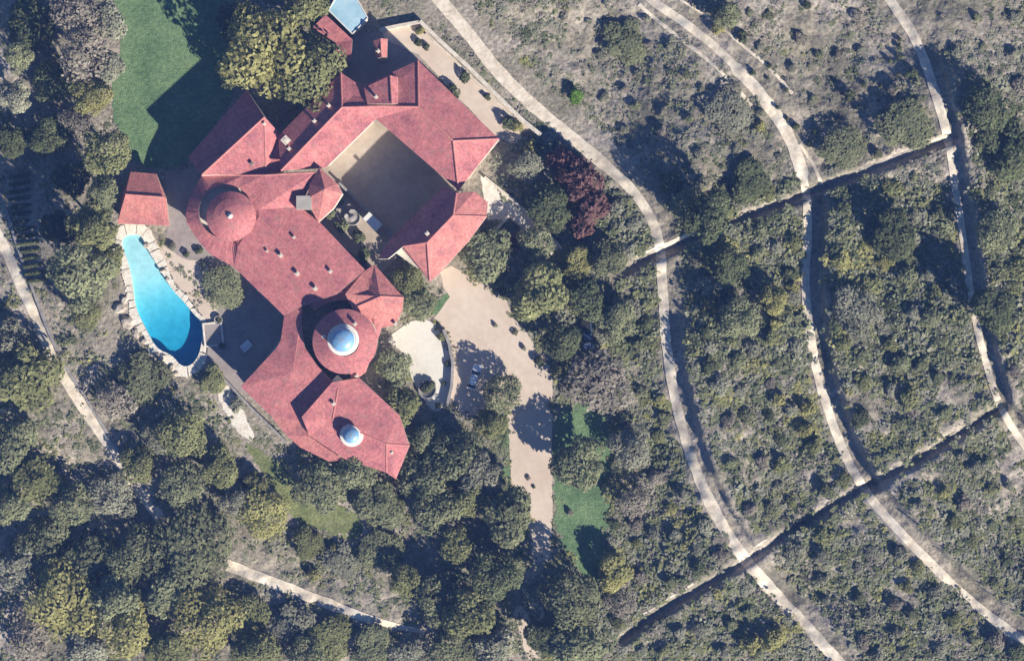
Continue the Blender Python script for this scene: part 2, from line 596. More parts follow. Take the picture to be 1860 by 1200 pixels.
def sheet(name, poly, dz, mat, smooth=1, amp=0.8, step=9, seed=1, grid=10):
    """a sheet of ground cover draped dz above the ground"""
    b = chaikin(poly, smooth) if smooth else poly
    b = jitter_poly(b, amp, step, seed)
    xs = [p[0] for p in b]
    ys = [p[1] for p in b]
    gx, gy = np.meshgrid(np.arange(min(xs), max(xs), grid), np.arange(min(ys), max(ys), grid))
    gx, gy = gx.ravel(), gy.ravel()
    ins = in_poly(gx, gy, b)
    dd, _ = line_dist(gx, gy, b, True)
    m = ins & (dd > 4)
    pts = [Vector(p) for p in b] + [Vector((x, y)) for x, y in zip(gx[m], gy[m])]
    v, e, f, _, _, _ = delaunay_2d_cdt(pts, [], [list(range(len(b)))], 1, 1e-4)
    px = np.array([p.x for p in v])
    py = np.array([p.y for p in v])
    z = Z(px, py)
    z = np.where(z < -8, 0, z) + dz
    vv = [P(x, y, zz) for x, y, zz in zip(px, py, z)]
    o = mesh_obj(name, vv, [list(reversed(q)) for q in f], mat, smooth=True)
    if o.data.polygons and o.data.polygons[0].normal.z < 0:
        o.data.flip_normals()
    structure(o)
    return o

def ribbon(name, line, width, dz, mat, seed=1, wob=0.07, nx=6, crown=0.0):
    r = random.Random(seed)
    c = resample(chaikin(line, 2, False), 7)
    n = len(c)
    wl = 1.0
    wr = 1.0
    V = []
    F = []
    PX = []
    PY = []
    for i in range(n):
        a = c[max(0, i - 1)]
        b = c[min(n - 1, i + 1)]
        t = (b - a) / (np.linalg.norm(b - a) + 1e-9)
        nrm = np.array([-t[1], t[0]])
        wl += (r.uniform(-wob, wob) + (1 - wl) * 0.3)
        wr += (r.uniform(-wob, wob) + (1 - wr) * 0.3)
        wi = width(c[i]) if callable(width) else width
        for j in range(nx + 1):
            s = j / nx * 2 - 1
            q = c[i] + nrm * s * wi / 2 * (wl if s < 0 else wr)
            PX.append(q[0])
            PY.append(q[1])
    z = Z(np.array(PX), np.array(PY)) + dz
    V = [P(x, y, zz) for x, y, zz in zip(PX, PY, z)]
    for i in range(n - 1):
        for j in range(nx):
            a = i * (nx + 1) + j
            F.append((a, a + 1, a + nx + 2, a + nx + 1))
    o = mesh_obj(name, V, F, mat, smooth=True)
    if o.data.polygons[0].normal.z < 0:
        o.data.flip_normals()
    return structure(o)

ribbon("dirt_track", TRACK1, lambda c: 23 if c[1] < 300 else (18 if c[1] < 900 else 22), 0.09, M['dirt'], 1)
ribbon("dirt_track", TRACK2, lambda c: 15 if c[1] < 120 else (23 if c[1] < 320 else 16), 0.09, M['dirt'], 2)
ribbon("dirt_track", TRACK3, lambda c: 17 if c[1] < 260 else 13, 0.09, M['dirt'], 3)
ribbon("dirt_track", TRACKW, 19, 0.09, M['dirt'], 4)
ribbon("dirt_track", TRACKS, lambda c: 20 - max(0, c[0] - 600) * 0.075, 0.09, M['dirt'], 5)
# faint foot paths through the scrub
def edge_line(line, off, x0, x1):
    c = [p for p in resample(line, 14) if x0 <= p[0] <= x1]
    out = []
    for i, p in enumerate(c):
        a, b = c[max(0, i - 1)], c[min(len(c) - 1, i + 1)]
        t = (b - a) / np.linalg.norm(b - a)
        out.append(p + np.array([t[1], -t[0]]) * off)
    return out
for g_, off_, x0_, x1_ in ((GULLY1, 13, 1160, 1330), (GULLY1, 13, 1650, 1725), (GULLY1, -14, 1690, 1730), (GULLY1, -13, 1480, 1560), (GULLY2, 13, 1165, 1270), (GULLY2, 13, 1365, 1410)):
    ribbon("gully_crest", edge_line(g_, off_, x0_, x1_), 3.5, 0.07, M['dirt'], int(x0_), 0.2, 2)
ribbon("gully_bed", [(1400, 379), (1470, 351), (1560, 318), (1640, 286), (1722, 255)], 15, 0.05, M['grey_stone'], 31, 0.15, 4)
ribbon("gully_bed", [(1170, 1130), (1230, 1092), (1340, 1028)], 12, 0.05, M['grey_stone'], 32, 0.15, 4)
ribbon("footpath", [(1160, 8), (1215, 55), (1275, 100), (1330, 150), (1370, 200)], 6, 0.07, M['dirt'], 6, 0.25, 3)
ribbon("footpath", [(1235, 0), (1290, 32), (1345, 80), (1395, 120), (1440, 170)], 5, 0.07, M['dirt'], 7, 0.25, 3)
ribbon("footpath", [(1205, 448), (1255, 424), (1310, 404)], 7, 0.07, M['dirt'], 8, 0.2, 3)
ribbon("footpath", [(1660, 275), (1700, 255), (1720, 248)], 7, 0.07, M['dirt'], 9, 0.2, 3)
ribbon("footpath", [(1452, 262), (1470, 288), (1484, 312), (1494, 340)], 6, 0.07, M['dirt'], 10, 0.2, 3)
ribbon("footpath", [(1555, 885), (1620, 965), (1700, 1040), (1790, 1120)], 4, 0.07, M['grey_stone'], 11, 0.2, 2)

LAWN_NW = [(205, -40), (390, -40), (430, 30), (440, 150), (350, 290), (300, 312), (248, 300), (228, 262), (205, 215), (203, 150), (222, 80), (206, 30)]
LAWN_SE = [(1007, 738), (1060, 730), (1105, 752), (1118, 830), (1098, 880), (1112, 940), (1104, 1000), (1100, 1060), (1082, 1068), (1040, 1020), (1012, 980), (1005, 880)]
LAWN_S = [(440, 800), (470, 815), (520, 850), (550, 890), (640, 925), (665, 960), (640, 985), (560, 955), (520, 930), (490, 880)]
FORECOURT = [(819, 482), (800, 494), (806, 522), (817, 539), (789, 577), (806, 594), (817, 625), (824, 672), (818, 722), (835, 750), (862, 755), (920, 730), (925, 800), (928, 880), (955, 905),
             (960, 960), (968, 1020), (998, 1015), (1003, 955), (1003, 800), (1004, 722), (1003, 667), (980, 644), (955, 601), (932, 578), (916, 536), (890, 521), (860, 508)]
PATIO = [(759, 576), (790, 587), (813, 624), (822, 675), (816, 723), (793, 753), (773, 729), (751, 695), (737, 652), (732, 638), (703, 621), (708, 608)]
NTERRACE = [(690, 52), (762, 44), (860, 140), (962, 232), (940, 262), (905, 255), (760, 100), (700, 72)]
POOLDECK = [(258, 422), (300, 446), (330, 470), (380, 476), (374, 500), (402, 540), (394, 572), (378, 588), (362, 566), (346, 543), (322, 518), (303, 486), (276, 450)]
COURT = [(683, 205), (838, 348), (690, 500), (580, 410), (585, 305)]
STERRACE = [(300, 312), (370, 300), (345, 420), (400, 470), (540, 560), (530, 640), (445, 715), (395, 690), (366, 672), (376, 650), (380, 590), (400, 545), (380, 478), (330, 472), (300, 440), (305, 405)]
NCOURT = [(640, 62), (700, 58), (770, 108), (730, 170), (640, 170), (612, 130)]
sheet("lawn", LAWN_NW, 0.035, M['lawn'], 1, 2.5, 9, 1)
sheet("lawn", LAWN_SE, 0.035, M['lawn'], 1, 4.0, 9, 2)
sheet("lawn", LAWN_S, 0.05, M['meadow'], 1, 1.8, 12, 3)
sheet("lawn", [(800, 540), (820, 530), (812, 552), (795, 572), (778, 570)], 0.03, M['lawn'], 1, 1.2, 8, 4)
sheet("lawn", [(905, 750), (922, 742), (928, 800), (925, 885), (912, 890), (910, 820)], 0.03, M['lawn'], 1, 1.2, 8, 5)
sheet("forecourt", FORECOURT, 0.045, M['sand'], 0, 1.0, 9, 6)
sheet("patio", PATIO, 0.065, M['pale_paving'], 1, 0.8, 8, 7)
sheet("terrace", NTERRACE, 0.045, M['sand'], 0, 1.0, 9, 8)
sheet("pool_deck", POOLDECK, 0.055, M['sand'], 1, 1.2, 8, 9)
sheet("courtyard_paving", COURT, 0.04, M['court'], 0, 0.1, 20, 10)
sheet("terrace", STERRACE, 0.04, M['terrace'], 0, 0.5, 12, 11)
sheet("terrace", NCOURT, 0.035, M['terrace'], 0, 0.5, 12, 12)
sheet("walkway", [(874, 318), (888, 330), (950, 378), (1000, 425), (1022, 452), (1010, 460), (985, 435), (930, 395), (905, 412), (888, 400), (880, 360)], 0.05, M['coping'], 0, 2.0, 8, 13)
sheet("terrace", [(400, 690), (420, 705), (455, 770), (462, 800), (440, 795), (410, 755), (393, 715)], 0.05, M['coping'], 1, 2.0, 8, 14)

# gravel drive breaking up under the southern trees
sheet("forecourt", [(930, 1105), (948, 1098), (965, 1130), (975, 1170), (985, 1205), (958, 1205), (945, 1150)], 0.06, M['sand'], 1, 2.5, 8, 15)
sheet("forecourt", [(948, 1060), (965, 1080), (990, 1110), (992, 1140), (970, 1120), (955, 1095)], 0.055, M['sand'], 1, 2.5, 8, 16)

# ------------------------------------------------------------------ pool
def pool_depth(x, y):
    return 0.5 + 1.4 * float(sstep(470, 640, np.array(y + (x - 290) * 0.35)))

def build_pool():
    base = P(295, 550, 0)
    t = empty("swimming_pool", base, "freeform turquoise swimming pool with deep blue far end, beside the small pool house", "pool")
    b = resample(POOL, 6, True)
    nb = len(b)
    # basin
    pts = [Vector(p) for p in b]
    gx, gy = np.meshgrid(np.arange(215, 380, 6), np.arange(420, 675, 6))
    gx, gy = gx.ravel(), gy.ravel()
    dd, _ = line_dist(gx, gy, b, True)
    m = in_poly(gx, gy, b) & (dd > 3)
    pts2 = pts + [Vector((x, y)) for x, y in zip(gx[m], gy[m])]
    v, e, f, _, _, _ = delaunay_2d_cdt(pts2, [], [list(range(nb))], 1, 1e-4)
    VV = []
    for p in v:
        q = P(p.x, p.y, 0)
        VV.append((q.x, q.y, -pool_depth(p.x, p.y)))
    F = [list(q) for q in f]
    top = [P(p[0], p[1], 0) for p in b]
    off = len(VV)
    VV += [(q.x, q.y, 0.04) for q in top]
    low = len(VV)
    VV += [(q.x, q.y, -pool_depth(p[0], p[1])) for q, p in zip(top, b)]
    for i in range(nb):
        j = (i + 1) % nb
        F.append([off + i, off + j, low + j, low + i])
    mesh_obj("basin", VV, F, M['pool_plaster'], t)
    # water body: closed, reaches under the coping
    cx = sum(p[0] for p in b) / nb
    cy = sum(p[1] for p in b) / nb
    out = offset_loop(b, 3.0)
    tp = [P(p[0], p[1], 0) for p in out]
    bm = bmesh.new()
    a = [bm.verts.new((q.x, q.y, -0.16)) for q in tp]
    c = [bm.verts.new((q.x, q.y, -6.0)) for q in tp]
    fa = bm.faces.new(a)
    fb = bm.faces.new(list(reversed(c)))
    for i in range(nb):
        j = (i + 1) % nb
        bm.faces.new((a[j], a[i], c[i], c[j]))
    bmesh.ops.triangulate(bm, faces=[fa, fb])
    bmesh.ops.recalc_face_normals(bm, faces=bm.faces)
    bm_obj("water", bm, M['water'], t)
    # coping of irregular pale stone slabs, each its own piece
    r = random.Random(5)
    L = resample(POOL, 1.0, True)
    n = len(L)
    inner = offset_loop(L, -1.2)
    i = 0
    segs = []
    while i < n:
        s = r.randint(11, 18)
        segs.append((i, min(i + s, n)))
        i += s
    for a0, a1 in segs:
        mid = L[(a0 + a1) // 2 % n]
        wd = 12 + 5 * math.sin(a0 * 0.021 + 1) + r.uniform(-3, 3)
        if mid[0] < 262 and mid[1] < 600:
            wd += 5
        if mid[0] > 362:
            wd = 9
        outer = offset_loop(L, wd)
        zt = 0.13 + r.uniform(-0.03, 0.06)
        bm = bmesh.new()
        ids = list(range(a0, a1 - 1, 3)) + [a1 - 1]
        ti = []
        to = []
        for k in ids:
            q = P(inner[k % n][0], inner[k % n][1], 0)
            ti.append((q.x, q.y))
        for k in ids:
            o_ = outer[k % n]
            q = P(o_[0] + r.uniform(-2.0, 2.0), o_[1] + r.uniform(-2.0, 2.0), 0)
            to.append((q.x, q.y))
        ring = ti + to[::-1]
        tv = [bm.verts.new((x, y, zt + r.uniform(-0.01, 0.01))) for x, y in ring]
        bv = [bm.verts.new((x, y, -0.25)) for x, y in ring]
        bm.faces.new(tv)
        for k in range(len(ring)):
            j = (k + 1) % len(ring)
            bm.faces.new((tv[k], bv[k], bv[j], tv[j]))
        bmesh.ops.recalc_face_normals(bm, faces=bm.faces)
        bm_obj("coping_slab", bm, M['coping'], t)
    return t

def offset_loop(b, d):
    """offset a clockwise-or-not closed loop outward by d map units"""
    n = len(b)
    pts = [np.array(p[:2], float) for p in b]
    area = sum(pts[i][0] * pts[(i + 1) % n][1] - pts[(i + 1) % n][0] * pts[i][1] for i in range(n))
    sg = 1 if area > 0 else -1
    out = []
    for i in range(n):
        k = 3 if n > 100 else 1
        t = pts[(i + k) % n] - pts[(i - k) % n]
        t = t / (np.linalg.norm(t) + 1e-9)
        out.append(pts[i] + sg * np.array([t[1], -t[0]]) * d)
    return out

def water_mat():
    m = bpy.data.materials.new("pool_water")
    m.use_nodes = True
    n = m.node_tree.nodes
    l = m.node_tree.links
    n.remove(n["Principled BSDF"])
    tr = n.new("ShaderNodeBsdfTransparent")
    gl = n.new("ShaderNodeBsdfGlossy")
    gl.inputs["Roughness"].default_value = 0.05
    geo = n.new("ShaderNodeNewGeometry")
    tx = n.new("ShaderNodeTexNoise")
    tx.inputs["Scale"].default_value = 1.6
    tx.inputs["Detail"].default_value = 3
    l.new(geo.outputs["Position"], tx.inputs["Vector"])
    bp = n.new("ShaderNodeBump")
    bp.inputs["Distance"].default_value = 0.05
    l.new(tx.outputs["Fac"], bp.inputs["Height"])
    l.new(bp.outputs[0], gl.inputs["Normal"])
    ms = n.new("ShaderNodeMixShader")
    ms.inputs[0].default_value = 0.035
    l.new(tr.outputs[0], ms.inputs[1])
    l.new(gl.outputs[0], ms.inputs[2])
    l.new(ms.outputs[0], n["Material Output"].inputs["Surface"])
    ab = n.new("ShaderNodeVolumeAbsorption")
    ab.inputs["Color"].default_value = (0.30, 0.80, 0.90, 1)
    ab.inputs["Density"].default_value = 1.0
    l.new(ab.outputs[0], n["Material Output"].inputs["Volume"])
    return m
M['water'] = water_mat()
M['pool_plaster'] = noise_mat("pool_plaster", [(0.66, 0.80, 0.80), (0.74, 0.85, 0.84), (0.80, 0.88, 0.86)], 0.35, 0.8, 5, 0, 1, 0.2, (1.0, 0.1))
build_pool()

# ------------------------------------------------------------------ roofs and walls of the villa
ROOF_TRIS_V = []
ROOF_TRIS_F = []

def roof(name, faces, parent, mat, depth=0.28, flat_bottom=None):
    """closed roof body: top faces given as (px,py,z) loops, plumb skirt, underside"""
    vid = {}
    V = []
    F = []
    def vi(p):
        k = (round(p[0], 1), round(p[1], 1), round(p[2], 2))
        if k not in vid:
            vid[k] = len(V)
            V.append(P(p[0], p[1], p[2]))
        return vid[k]
    for f in faces:
        ids = [vi(p) for p in f]
        a = Vector((0, 0, 0))
        for i in range(len(ids)):
            p, q = V[ids[i]], V[ids[(i + 1) % len(ids)]]
            a.z += p.x * q.y - q.x * p.y
        if a.z < 0:
            ids.reverse()
        F.append(ids)
    ec = {}
    for f in F:
        for i in range(len(f)):
            ec[(f[i], f[(i + 1) % len(f)])] = 1
    bd = [e for e in ec if (e[1], e[0]) not in ec]
    nt_ = len(V)
    zmin = min(v.z for v in V)
    VB = [Vector((v.x, v.y, (flat_bottom if flat_bottom is not None else v.z - depth))) for v in V]
    ALL = V + VB
    FF = [list(f) for f in F]
    mi = [0] * len(FF)
    for f in F:
        FF.append([i + nt_ for i in reversed(f)])
        mi.append(0)
    for a, b in bd:
        FF.append([b, a, a + nt_, b + nt_])
        mi.append(1)
    off = len(ROOF_TRIS_V)
    ROOF_TRIS_V.extend(V)
    ROOF_TRIS_F.extend([[i + off for i in f] for f in F])
    me = bpy.data.meshes.new(name)
    me.from_pydata([tuple(v) for v in ALL], [], FF)
    me.materials.append(mat)
    me.materials.append(M['plaster'])
    me.polygons.foreach_set("material_index", mi)
    uvl = me.uv_layers.new(name="tiles")
    me.update()
    for pl in me.polygons:
        n = pl.normal
        h = Vector((-n.y, n.x, 0))
        if h.length < 0.02:
            h = Vector((0.7, 0.7, 0))
        h.normalize()
        s = n.cross(h)
        for li in pl.loop_indices:
            co = me.vertices[me.loops[li].vertex_index].co
            uvl.data[li].uv = (co.dot(h), co.dot(s))
    o = bpy.data.objects.new(name, me)
    COL.objects.link(o)
    o.parent = parent
    o.matrix_parent_inverse = Matrix.Translation(-chain_loc(parent))
    return o

def ridge_cap(pts, parent, wdt=0.46, hgt=0.24):
    """row of half-round ridge tiles along a line of (px,py,z)"""
    V = []
    F = []
    w3 = [P(*p) for p in pts]
    for a, b in zip(w3[:-1], w3[1:]):
        d = b - a
        L = d.length
        t = d.normalized()
        s = t.cross(Vector((0, 0, 1))).normalized()
        u = s.cross(t)
        n = max(1, int(L / 0.6))
        for i in range(n):
            p0 = a + t * (L * i / n)
            p1 = a + t * (L * (i + 1) / n + 0.04)
            o = len(V)
            for p, k in ((p0, 1.0), (p1, 0.86)):
                for ang in (0, 45, 90, 135, 180):
                    c, sn = math.cos(math.radians(ang)), math.sin(math.radians(ang))
                    V.append(p + s * (c * wdt / 2 * k) + u * (sn * hgt * k + 0.0))
            for j in range(4):
                F.append((o + j, o + j + 1, o + 6 + j, o + 5 + j))
    o = mesh_obj("ridge_cap", V, F, M['ridge'], parent, smooth=True)
    return o

def convex_inset(poly, d):
    n = len(poly)
    c = sum((Vector(p) for p in poly), Vector((0, 0))) / n
    lines = []
    for i in range(n):
        a, b = Vector(poly[i]), Vector(poly[(i + 1) % n])
        t = (b - a).normalized()
        nn = Vector((-t.y, t.x))
        if (c - a).dot(nn) < 0:
            nn = -nn
        lines.append((a + nn * d, t))
    out = []
    for i in range(n):
        p, t = lines[i - 1]
        q, s = lines[i]
        den = t.x * s.y - t.y * s.x
        if abs(den) < 1e-4:
            out.append(q)
            continue
        k = ((q.x - p.x) * s.y - (q.y - p.y) * s.x) / den
        out.append(p + t * k)
    return out

def make_window_mesh():
    bm = bmesh.new()
    add_box(bm, (0, 0, 0.7), (1.2, 0.12, 0.08))
    add_box(bm, (0, 0, -0.7), (1.3, 0.2, 0.08))
    add_box(bm, (-0.56, 0, 0), (0.08, 0.11, 1.32))
    add_box(bm, (0.56, 0, 0), (0.08, 0.11, 1.32))
    add_box(bm, (0, 0.0, 0), (0.05, 0.07, 1.32))
    add_box(bm, (0, 0, 0), (1.04, 0.04, 1.31), mi=1)
    me = bpy.data.meshes.new("window")
    bm.to_mesh(me)
    bm.free()
    me.materials.append(M['wood'])
    me.materials.append(M['window_glass'])
    return me
WINDOW = make_window_mesh()

def wall(poly, ztop, parent, inset=0.7, windows=True, mat=None):
    pp = [P(p[0], p[1], ztop).to_2d() for p in poly]
    ins = convex_inset(pp, inset)
    n = len(ins)
    V = [(p.x, p.y, -0.4) for p in ins] + [(p.x, p.y, ztop) for p in ins]
    F = [[i, (i + 1) % n, n + (i + 1) % n, n + i] for i in range(n)]
    F.append([n + i for i in range(n)])
    bm = bmesh.new()
    vs = [bm.verts.new(v) for v in V]
    for f in F:
        bm.faces.new([vs[i] for i in f])
    bmesh.ops.recalc_face_normals(bm, faces=bm.faces)
    wo = bm_obj("wall", bm, mat or M['plaster'], parent)
    if windows:
        c = sum(ins, Vector((0, 0))) / n
        for i in range(n):
            a, b = ins[i], ins[(i + 1) % n]
            L = (b - a).length
            if L < 5:
                continue
            t = (b - a).normalized()
            nn = Vector((t.y, -t.x))
            if (c - a).dot(nn) > 0:
                nn = -nn
            k = int(L / 4.2)
            for j in range(k):
                p = a + t * (L * (j + 0.5) / k) + nn * 0.03
                wn = bpy.data.objects.new("window", WINDOW)
                COL.objects.link(wn)
                wn.parent = wo
                wn.location = (p.x, p.y, ztop - 1.6)
                wn.rotation_euler = (0, 0, math.atan2(t.y, t.x))
    return wo

VB = P(590, 470, 0)
villa = empty("villa", VB, "large rambling villa with red tiled roofs round a courtyard, rotunda and domed drum", "house")

# ring of roofs round the courtyard
A, B, Cc, D = (505, 247, 7.0), (619, 132, 7.0), (657, 157, 7.15), (759, 110, 7.0)
E_, F_, G_, H_ = (906, 252, 7.0), (833, 346, 7.0), (683, 216, 7.0), (592, 305, 7.0)
r0, r1, rm, r2, r3 = (510, 310, 9.0), (621, 195, 9.0), (690, 193, 8.75), (760, 194, 9.3), (823, 256, 9.3)
roof("roof", [[A, B, r1, r0], [r0, r1, G_, H_], [B, Cc, rm, r1], [Cc, D, r2, rm], [r1, rm, G_], [rm, r2, G_], [r2, r3, F_, G_], [D, E_, r3, r2], [E_, F_, r3]], villa, M['tile'])
ridge_cap([r0, r1, rm, r2, r3, E_], villa)
ridge_cap([r1, B], villa)
ridge_cap([r2, D], villa)
ridge_cap([r3, F_], villa)
wall([A[:2], B[:2], G_[:2], H_[:2]], 6.74, villa)
wall([D[:2], E_[:2], F_[:2], G_[:2]], 6.71, villa)

# north dormer on the ring roof
roof("dormer_roof", [[(667, 189, 8.95), (661, 160, 8.3), (709, 137, 9.15), (712, 189, 9.7)], [(709, 137, 9.15), (722, 140, 8.5), (723, 189, 9.0), (712, 189, 9.7)]], villa, M['tile'], flat_bottom=6.9)
ridge_cap([(709, 138, 9.15), (712, 188, 9.7)], villa, 0.5)

# south-east range
def zse(p, up):
    u = p[0] + p[1]
    return (7.6 + (u - 1142) * 0.0398) if up else (7.6 + (1292 - u) * 0.0372)
nwp = [(806, 338), (829, 351), (823, 391), (776, 440), (733, 447), (705, 470), (686, 470), (709, 433)]
nwf = [(x, y, round(zse((x, y), True), 2)) for x, y in nwp]
nwf[2] = (823, 391, 10.5)
nwf[3] = (776, 440, 10.5)
sef = [nwf[3], nwf[2], (884, 393, 7.95), (852, 437, 7.65), (821, 471, 7.6), (796, 500, 7.55), (781, 511, 7.5)]
roof("roof", [nwf, sef, [nwf[2], nwf[1], (862, 348, 8.5)], [nwf[2], (862, 348, 8.5), (886, 367, 8.2), (884, 393, 7.95)], [nwf[3], (781, 511, 7.5), (735, 456, 8.0), nwf[4]]], villa, M['tile_warm'], flat_bottom=6.9)
ridge_cap([nwf[1], nwf[2], nwf[3], nwf[4]], villa)
ridge_cap([nwf[3], (781, 510, 7.55)], villa)
ridge_cap([nwf[2], (884, 393, 8.0)], villa, 0.35, 0.12)
wall([(806, 338), (884, 393), (781, 511), (700, 455)], 6.88, villa)

# outer north-west range
roof("roof", [[(341, 286, 5.6), (448, 163, 5.6), (480, 212, 8.9), (366, 318, 8.9)], [(366, 318, 8.9), (480, 212, 8.9), (483, 316, 7.3)], [(480, 212, 8.9), (509, 244, 6.6), (514, 312, 6.9), (483, 316, 7.3)]],
     villa, M['tile'], flat_bottom=5.2)
ridge_cap([(367, 317, 8.9), (480, 213, 8.9)], villa)
ridge_cap([(480, 213, 8.9), (483, 315, 7.3)], villa, 0.36, 0.1)
wall([(341, 286), (448, 163), (509, 244), (483, 316), (366, 318)], 5.15, villa)

# west block round the domed drum and the long south-west range
O_ = [(366, 319, 7.0), (345, 358, 6.9), (337, 386, 6.9), (339, 405, 6.9), (357, 433, 6.9), (381, 461, 6.9), (425, 485, 6.95)]
CN = (418, 392, 8.4)
N0 = (483, 318, 8.5)
KP = (470, 381, 8.45)
L1a, L1b = (470, 394, 8.7), (612, 534, 8.7)
L2a, L2b = (432, 447, 8.7), (549, 556, 8.7)
outer = O_ + [L2a, L1a, KP, N0]
def well(p, c, r, z):
    """point on the rim of a round well in the roof, towards outer corner p"""
    d = math.hypot(p[0] - c[0], p[1] - c[1])
    return (c[0] + (p[0] - c[0]) * r / d, c[1] + (p[1] - c[1]) * r / d, z)
def well_faces(chain, c, r, z, closed=True, n=3):
    out = []
    m = len(chain)
    for i in range(m if closed else m - 1):
        a, b = chain[i], chain[(i + 1) % m]
        for k in range(n):
            p = tuple(a[j] + (b[j] - a[j]) * k / n for j in range(3))
            q = tuple(a[j] + (b[j] - a[j]) * (k + 1) / n for j in range(3))
            wp, wq = well(p, c, r, z), well(q, c, r, z)
            out += [[p, q, wq], [p, wq, wp]]
    return out
wf = well_faces(outer, (410, 384), 49, 8.2)
wf += [[N0, (574, 313, 8.5), (545, 376, 7.1), KP]]
wf += [[KP, (545, 376, 7.1), (582, 405, 7.0), (663, 490, 7.0), L1b, L1a]]
wf += [[L1a, L1b, L2b, L2a], [L2a, L2b, (516, 573, 7.0), O_[6]]]
roof("roof", wf, villa, M['tile'])
ridge_cap([L1a, L1b], villa, 0.3, 0.09)
ridge_cap([L2a, L2b], villa, 0.3, 0.09)
ridge_cap([O_[0], N0, (573, 313, 8.5)], villa, 0.4, 0.12)
wall([(366, 319), (337, 386), (339, 405), (381, 461), (470, 440), (483, 318)], 6.6, villa)
wall([(470, 381), (545, 376), (663, 490), (516, 573), (400, 470)], 6.63, villa)

# domed drum
dp = P(420, 393, 9)
bm = bmesh.new()
add_lathe(bm, (dp.x, dp.y, 0), [(4.1, 4.0), (4.1, 9.05)], 40)
drum = bm_obj("drum", bm, M['plaster'], villa)
def cone_roof(name, c, prof, parent, mat, n=40):
    bm = bmesh.new()
    uvl = bm.loops.layers.uv.new("tiles")
    rings = []
    for r, z in prof:
        rings.append([bm.verts.new((c[0] + r * math.cos(2 * math.pi * i / n), c[1] + r * math.sin(2 * math.pi * i / n), z)) for i in range(n)] if r > 0.01 else [bm.verts.new((c[0], c[1], z))])
    for k in range(len(rings) - 1):
        a, b = rings[k], rings[k + 1]
        for i in range(n):
            j = (i + 1) % n
            if len(b) == 1:
                f = bm.faces.new((a[i], a[j], b[0]))
                us = [i, i + 1, i + 0.5]
                vs = [prof[k][0], prof[k][0], 0]
            else:
                f = bm.faces.new((a[i], a[j], b[j], b[i]))
                us = [i, i + 1, i + 1, i]
                vs = [prof[k][0], prof[k][0], prof[k + 1][0], prof[k + 1][0]]
            for lp, u, v in zip(f.loops, us, vs):
                lp[uvl].uv = (u * 2 * math.pi * prof[0][0] / n, v)
    vv = [v.co.copy() for v in bm.verts]
    bm.verts.index_update()
    off = len(ROOF_TRIS_V)
    ROOF_TRIS_V.extend(vv)
    ROOF_TRIS_F.extend([[v.index + off for v in f.verts] for f in bm.faces])
    return bm_obj(name, bm, mat, parent)
cone_roof("drum_roof", (dp.x, dp.y), [(4.4, 9.0), (4.4, 9.2), (3.0, 9.9), (1.6, 10.4), (0.3, 10.65), (0.0, 10.67)], drum, M['tile'])
bm = bmesh.new()
ap = P(425, 392, 11.4)
add_lathe(bm, (dp.x, dp.y, 10.5), [(0.5, 0), (0.5, 0.3), (0.25, 0.4), (0.25, 0.5), (0.02, 0.65)], 14)
bm_obj("finial", bm, M['white'], drum, True)

# turret by the courtyard
tv = [(580, 304, 8.7), (563, 334, 8.7), (556, 362, 8.7), (578, 404, 7.6), (606, 378, 8.3), (622, 352, 8.7), (613, 334, 8.7)]
tc = (590, 343, 10.2)
roof("turret_roof", [[tv[i], tv[(i + 1) % 7], tc] for i in range(7)], villa, M['tile_warm'], flat_bottom=6.7)
bm = bmesh.new()
gp = P(552, 368, 8.9)
add_box(bm, (gp.x, gp.y, 8.2), (2.7, 2.4, 1.6), 0.0)
bm_obj("flat_roof", bm, M['grey_roof'], villa)

# south-west wing towards the pool terrace
cpt = (532, 676, 7.2)
sw = [(516, 574, 6.95), (549, 557, 8.0), (547, 590, 7.7), (553, 630, 7.6), (575, 662, 7.5), (614, 704, 7.3), (562, 768, 6.2), (490, 753, 6.1), (437, 702, 6.05), (502, 632, 6.6), (510, 618, 6.7)]
roof("roof", [[sw[i], sw[(i + 1) % len(sw)], cpt] for i in range(len(sw))], villa, M['tile'])
wall([(512, 600), (545, 600), (590, 690), (546, 752), (490, 753), (437, 702)], 5.7, villa)

# east block
R_ = (690, 538, 8.7)
e1, e2, e3, e4, e5 = (680, 480, 6.8), (733, 540, 7.4), (731, 563, 6.9), (718, 590, 6.5), (690, 596, 6.8)
w1, w2, w3, wv = (660, 494, 7.05), (640, 560, 8.2), (627, 534, 8.45), (668, 532, 7.7)
roof("roof", [[e1, e2, R_], [w1, e1, R_, wv], [R_, e2, e3, e4, e5, w2], [w3, w1, wv], [w3, wv, R_, w2]], villa, M['tile_warm'])
ridge_cap([R_, e2], villa, 0.4, 0.12)
wall([(650, 500), (680, 480), (733, 540), (718, 590), (660, 590)], 6.15, villa)

# low link roof between the ranges and the rotunda
fl = [(556, 550, 7.6), (612, 528, 7.6), (663, 492, 6.95), (692, 545, 7.0), (692, 600, 6.6), (664, 676, 6.8), (640, 694, 6.9)]
roof("roof", well_faces(fl, (618, 611), 66, 7.5, False), villa, M['tile'])

